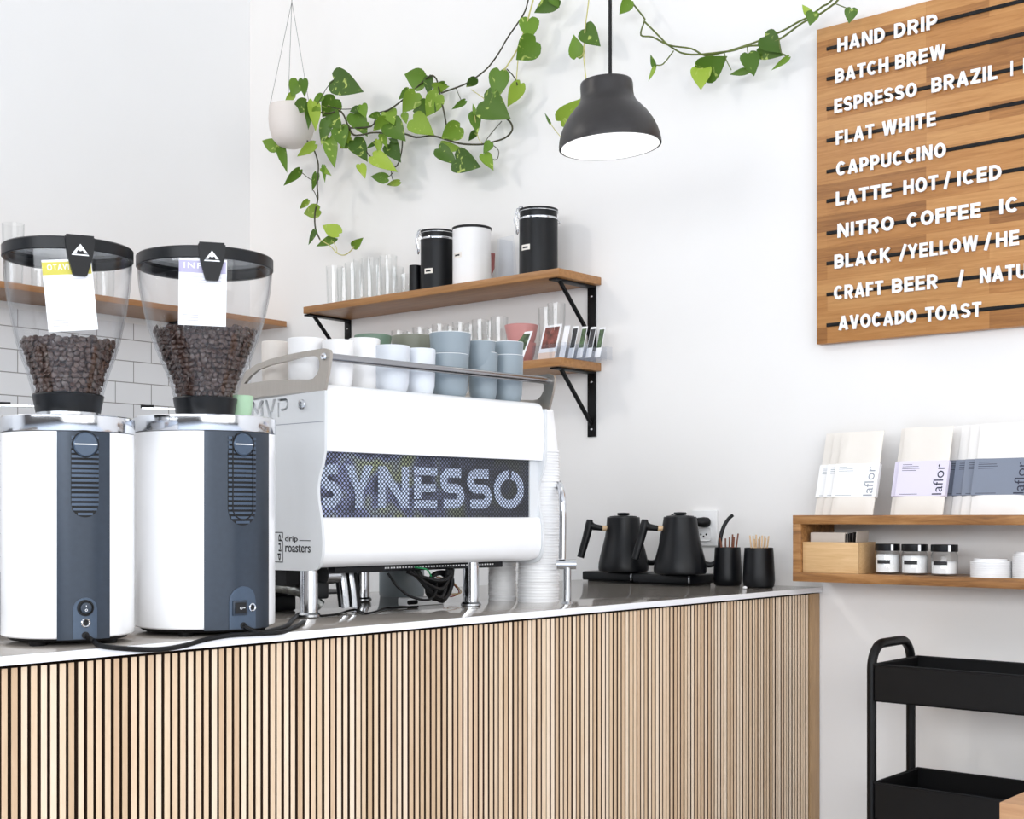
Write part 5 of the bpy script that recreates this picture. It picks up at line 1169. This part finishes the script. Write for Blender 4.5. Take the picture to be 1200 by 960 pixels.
for k in range(4):
    a_ = .143+k*.0095
    tag(build('index_card', MB().prism([(a_, zi+.007), (a_+.0016, zi+.007), (a_+.0086, zt_+.020+.002*k), (a_+.0070, zt_+.0205+.002*k)], ya+.020, yb_-.012, lambda a, b, d: (a, d, b)), M['beige' if k == 3 else 'darkcard']), ('beige' if k == 3 else 'dark')+' card leaning in the oak card box, %s of the leaning cards' % ORD[k], 'card', 'cards leaning in the oak box')
# jars
for i, (p0, p1) in enumerate(((1025.5, 1054.5), (1056.5, 1087), (1091, 1122.5))):
    y = -.13; x_ = ony((p0+p1)/2, 660, y).x; k_ = depth((x_, y, 1))/FPX; r = (p1-p0)/2*k_*.98; H_ = .073
    t = thing('storage_jar', ('full', 'nearly full', 'half full')[i]+' glass jar of white powder, %s right of the oak card box' % ('first', 'second', 'third')[i], 'jar', (x_, y, zi), 0, 'black-lidded jars in the box shelf')
    hb_ = H_-.017
    build('vessel', MB().lathe([(0, 0), (r*.9, 0), (r, .004), (r, hb_-.008), (r*.9, hb_), (r*.87, hb_), (r*.96, hb_-.009), (r*.96, .005), (0, .004)], seg=40), M['glass'], t, True)
    fl = hb_*(.86, .82, .60)[i]
    build('contents', MB().lathe([(0, .0045), (r*.94, .0055), (r*.94, fl-.004), (r*.8, fl), (0, fl+.001)], seg=40), M['sugar'], t, True)
    build('lid', MB().lathe([(0, hb_+.0005), (r*.98, hb_+.0005), (r, hb_+.002), (r, H_-.001), (r*.97, H_), (0, H_)], seg=40), M['plast'], t, True)
    azc = math.atan2(CAM.y-y, CAM.x-x_)-.35
    build('name_label', MB().cylpatch((0, 0), [azc-.55+1.1*j/8 for j in range(9)], hb_*.46, hb_*.62, r, r+.0006), M['inkblack'], t, True)
    build('lid_seal', MB().cylpatch((0, 0), [azc+.62+.2*j/4 for j in range(5)], hb_+.001, H_-.001, r, r+.0006), M['card'], t, True)
# lids
def lids(p0, p1, n, y, lab, grp, topw):
    x_ = ony((p0+p1)/2, 670, y).x; k_ = depth((x_, y, 1))/FPX; r = (p1-p0)/2*k_
    pr_ = [(0, .009), (r*.80, .009), (r*.84, .006), (r*.86, .003), (r*.98, .0035), (r, .002), (r, 0), (r*.95, 0), (r*.84, .001), (r*.8, .005), (0, .007)]
    base = None
    for k in range(n):
        if base is None: base = c = tag(build('cup_cover', MB().lathe(pr_, (0, 0, 0), 40), M['paper']), lab, 'cup cover', grp)
        else: c = base.copy(); COL.objects.link(c)
        c.location = (x_, y, zi+k*.0042)
        if k == n-1: c['label'] = 'topmost '+lab
lids(1138, 1185, 9, -.12, 'white plastic cup cover in the low stack right of the jars', 'low stack of lids', .8)
lids(1187.5, 1230, 13, -.11, 'white plastic cup cover in the taller stack at the picture edge', 'taller stack of lids', .8)

# ------------------------------------------------------------------ trolley and table
cx0, cx1, cy0, cy1 = .318, .80, -.348, -.115
t = thing('utility_trolley', 'black steel three-tier utility trolley against the wall below the box shelf', 'trolley', ((cx0+cx1)/2, (cy0+cy1)/2, 0))
def post(xe, sx):
    rr_ = .055; ya_, yb2 = cy0+.012, cy1-.012
    pts = [(xe, ya_, .06), (xe, ya_, .5)]+[(xe, ya_+rr_-rr_*math.cos(math.radians(a)), .893-rr_+rr_*math.sin(math.radians(a))) for a in range(0, 91, 10)]+[(xe, yb2-rr_+rr_*math.sin(math.radians(a)), .893-rr_+rr_*math.cos(math.radians(a))) for a in range(0, 91, 10)]+[(xe, yb2, .5), (xe, yb2, .06)]
    return MB().tube(pts, .0108, 12)
build('side_frame', post(cx0-.0115, 0), M['black'], t)
build('side_frame', post(cx1+.0115, 0), M['black'], t)
def tray(zt, hgt):
    mb = MB(); w_ = .0025
    mb.box(cx0, cx1, cy0, cy0+w_, zt-hgt, zt, .001, 1).box(cx0, cx1, cy1-w_, cy1, zt-hgt, zt, .001, 1).box(cx0, cx0+w_, cy0, cy1, zt-hgt, zt, .001, 1).box(cx1-w_, cx1, cy0, cy1, zt-hgt, zt, .001, 1).box(cx0, cx1, cy0, cy1, zt-hgt, zt-hgt+.003)
    tr = build('tray', mb, M['black'], t)
    rm = MB().tube([(cx0, cy0, zt), (cx1, cy0, zt), (cx1, cy1, zt), (cx0, cy1, zt), (cx0, cy0, zt)], .0028, 6)
    build('rim', rm, M['black'], tr)
    sc = MB()
    for y in (cy0+.03, cy1-.03): sc.lathe([(0, 0), (.005, 0), (.004, .002), (0, .0025)], seg=10, M=Matrix.Translation((cx0+w_, y, zt-.045)) @ Matrix.Rotation(math.pi/2, 4, 'Y'))
    build('screw', sc, M['steel'], tr)
tray(.850, .083); tray(.584, .083); tray(.31, .083)
for x in (cx0-.0115, cx1+.0115):
    for y in (cy0+.012, cy1-.012):
        build('caster', MB().lathe([(0, -.012), (.028, -.012), (.03, -.008), (.03, .008), (.028, .012), (0, .012)], seg=24, M=Matrix.Translation((x, y, .0301)) @ Matrix.Rotation(math.pi/2, 4, 'X')), M['rubber'], t)
tx0, ty0, tz = .917, -1.19, .759
t = thing('cafe_table', 'brown wooden table corner at the lower right in front of the trolley', 'table', (tx0+.3, ty0+.3, 0))
build('table_top', MB().box(tx0, tx0+.45, ty0, ty0+.4, tz-.045, tz, .0012), M['tablewood'], t)
for a, b in ((.05, .05), (.4, .05), (.05, .35), (.4, .35)):
    build('leg', MB().box(tx0+a-.025, tx0+a+.025, ty0+b-.025, ty0+b+.025, 0, tz-.045, .003), M['tablewood'], t)
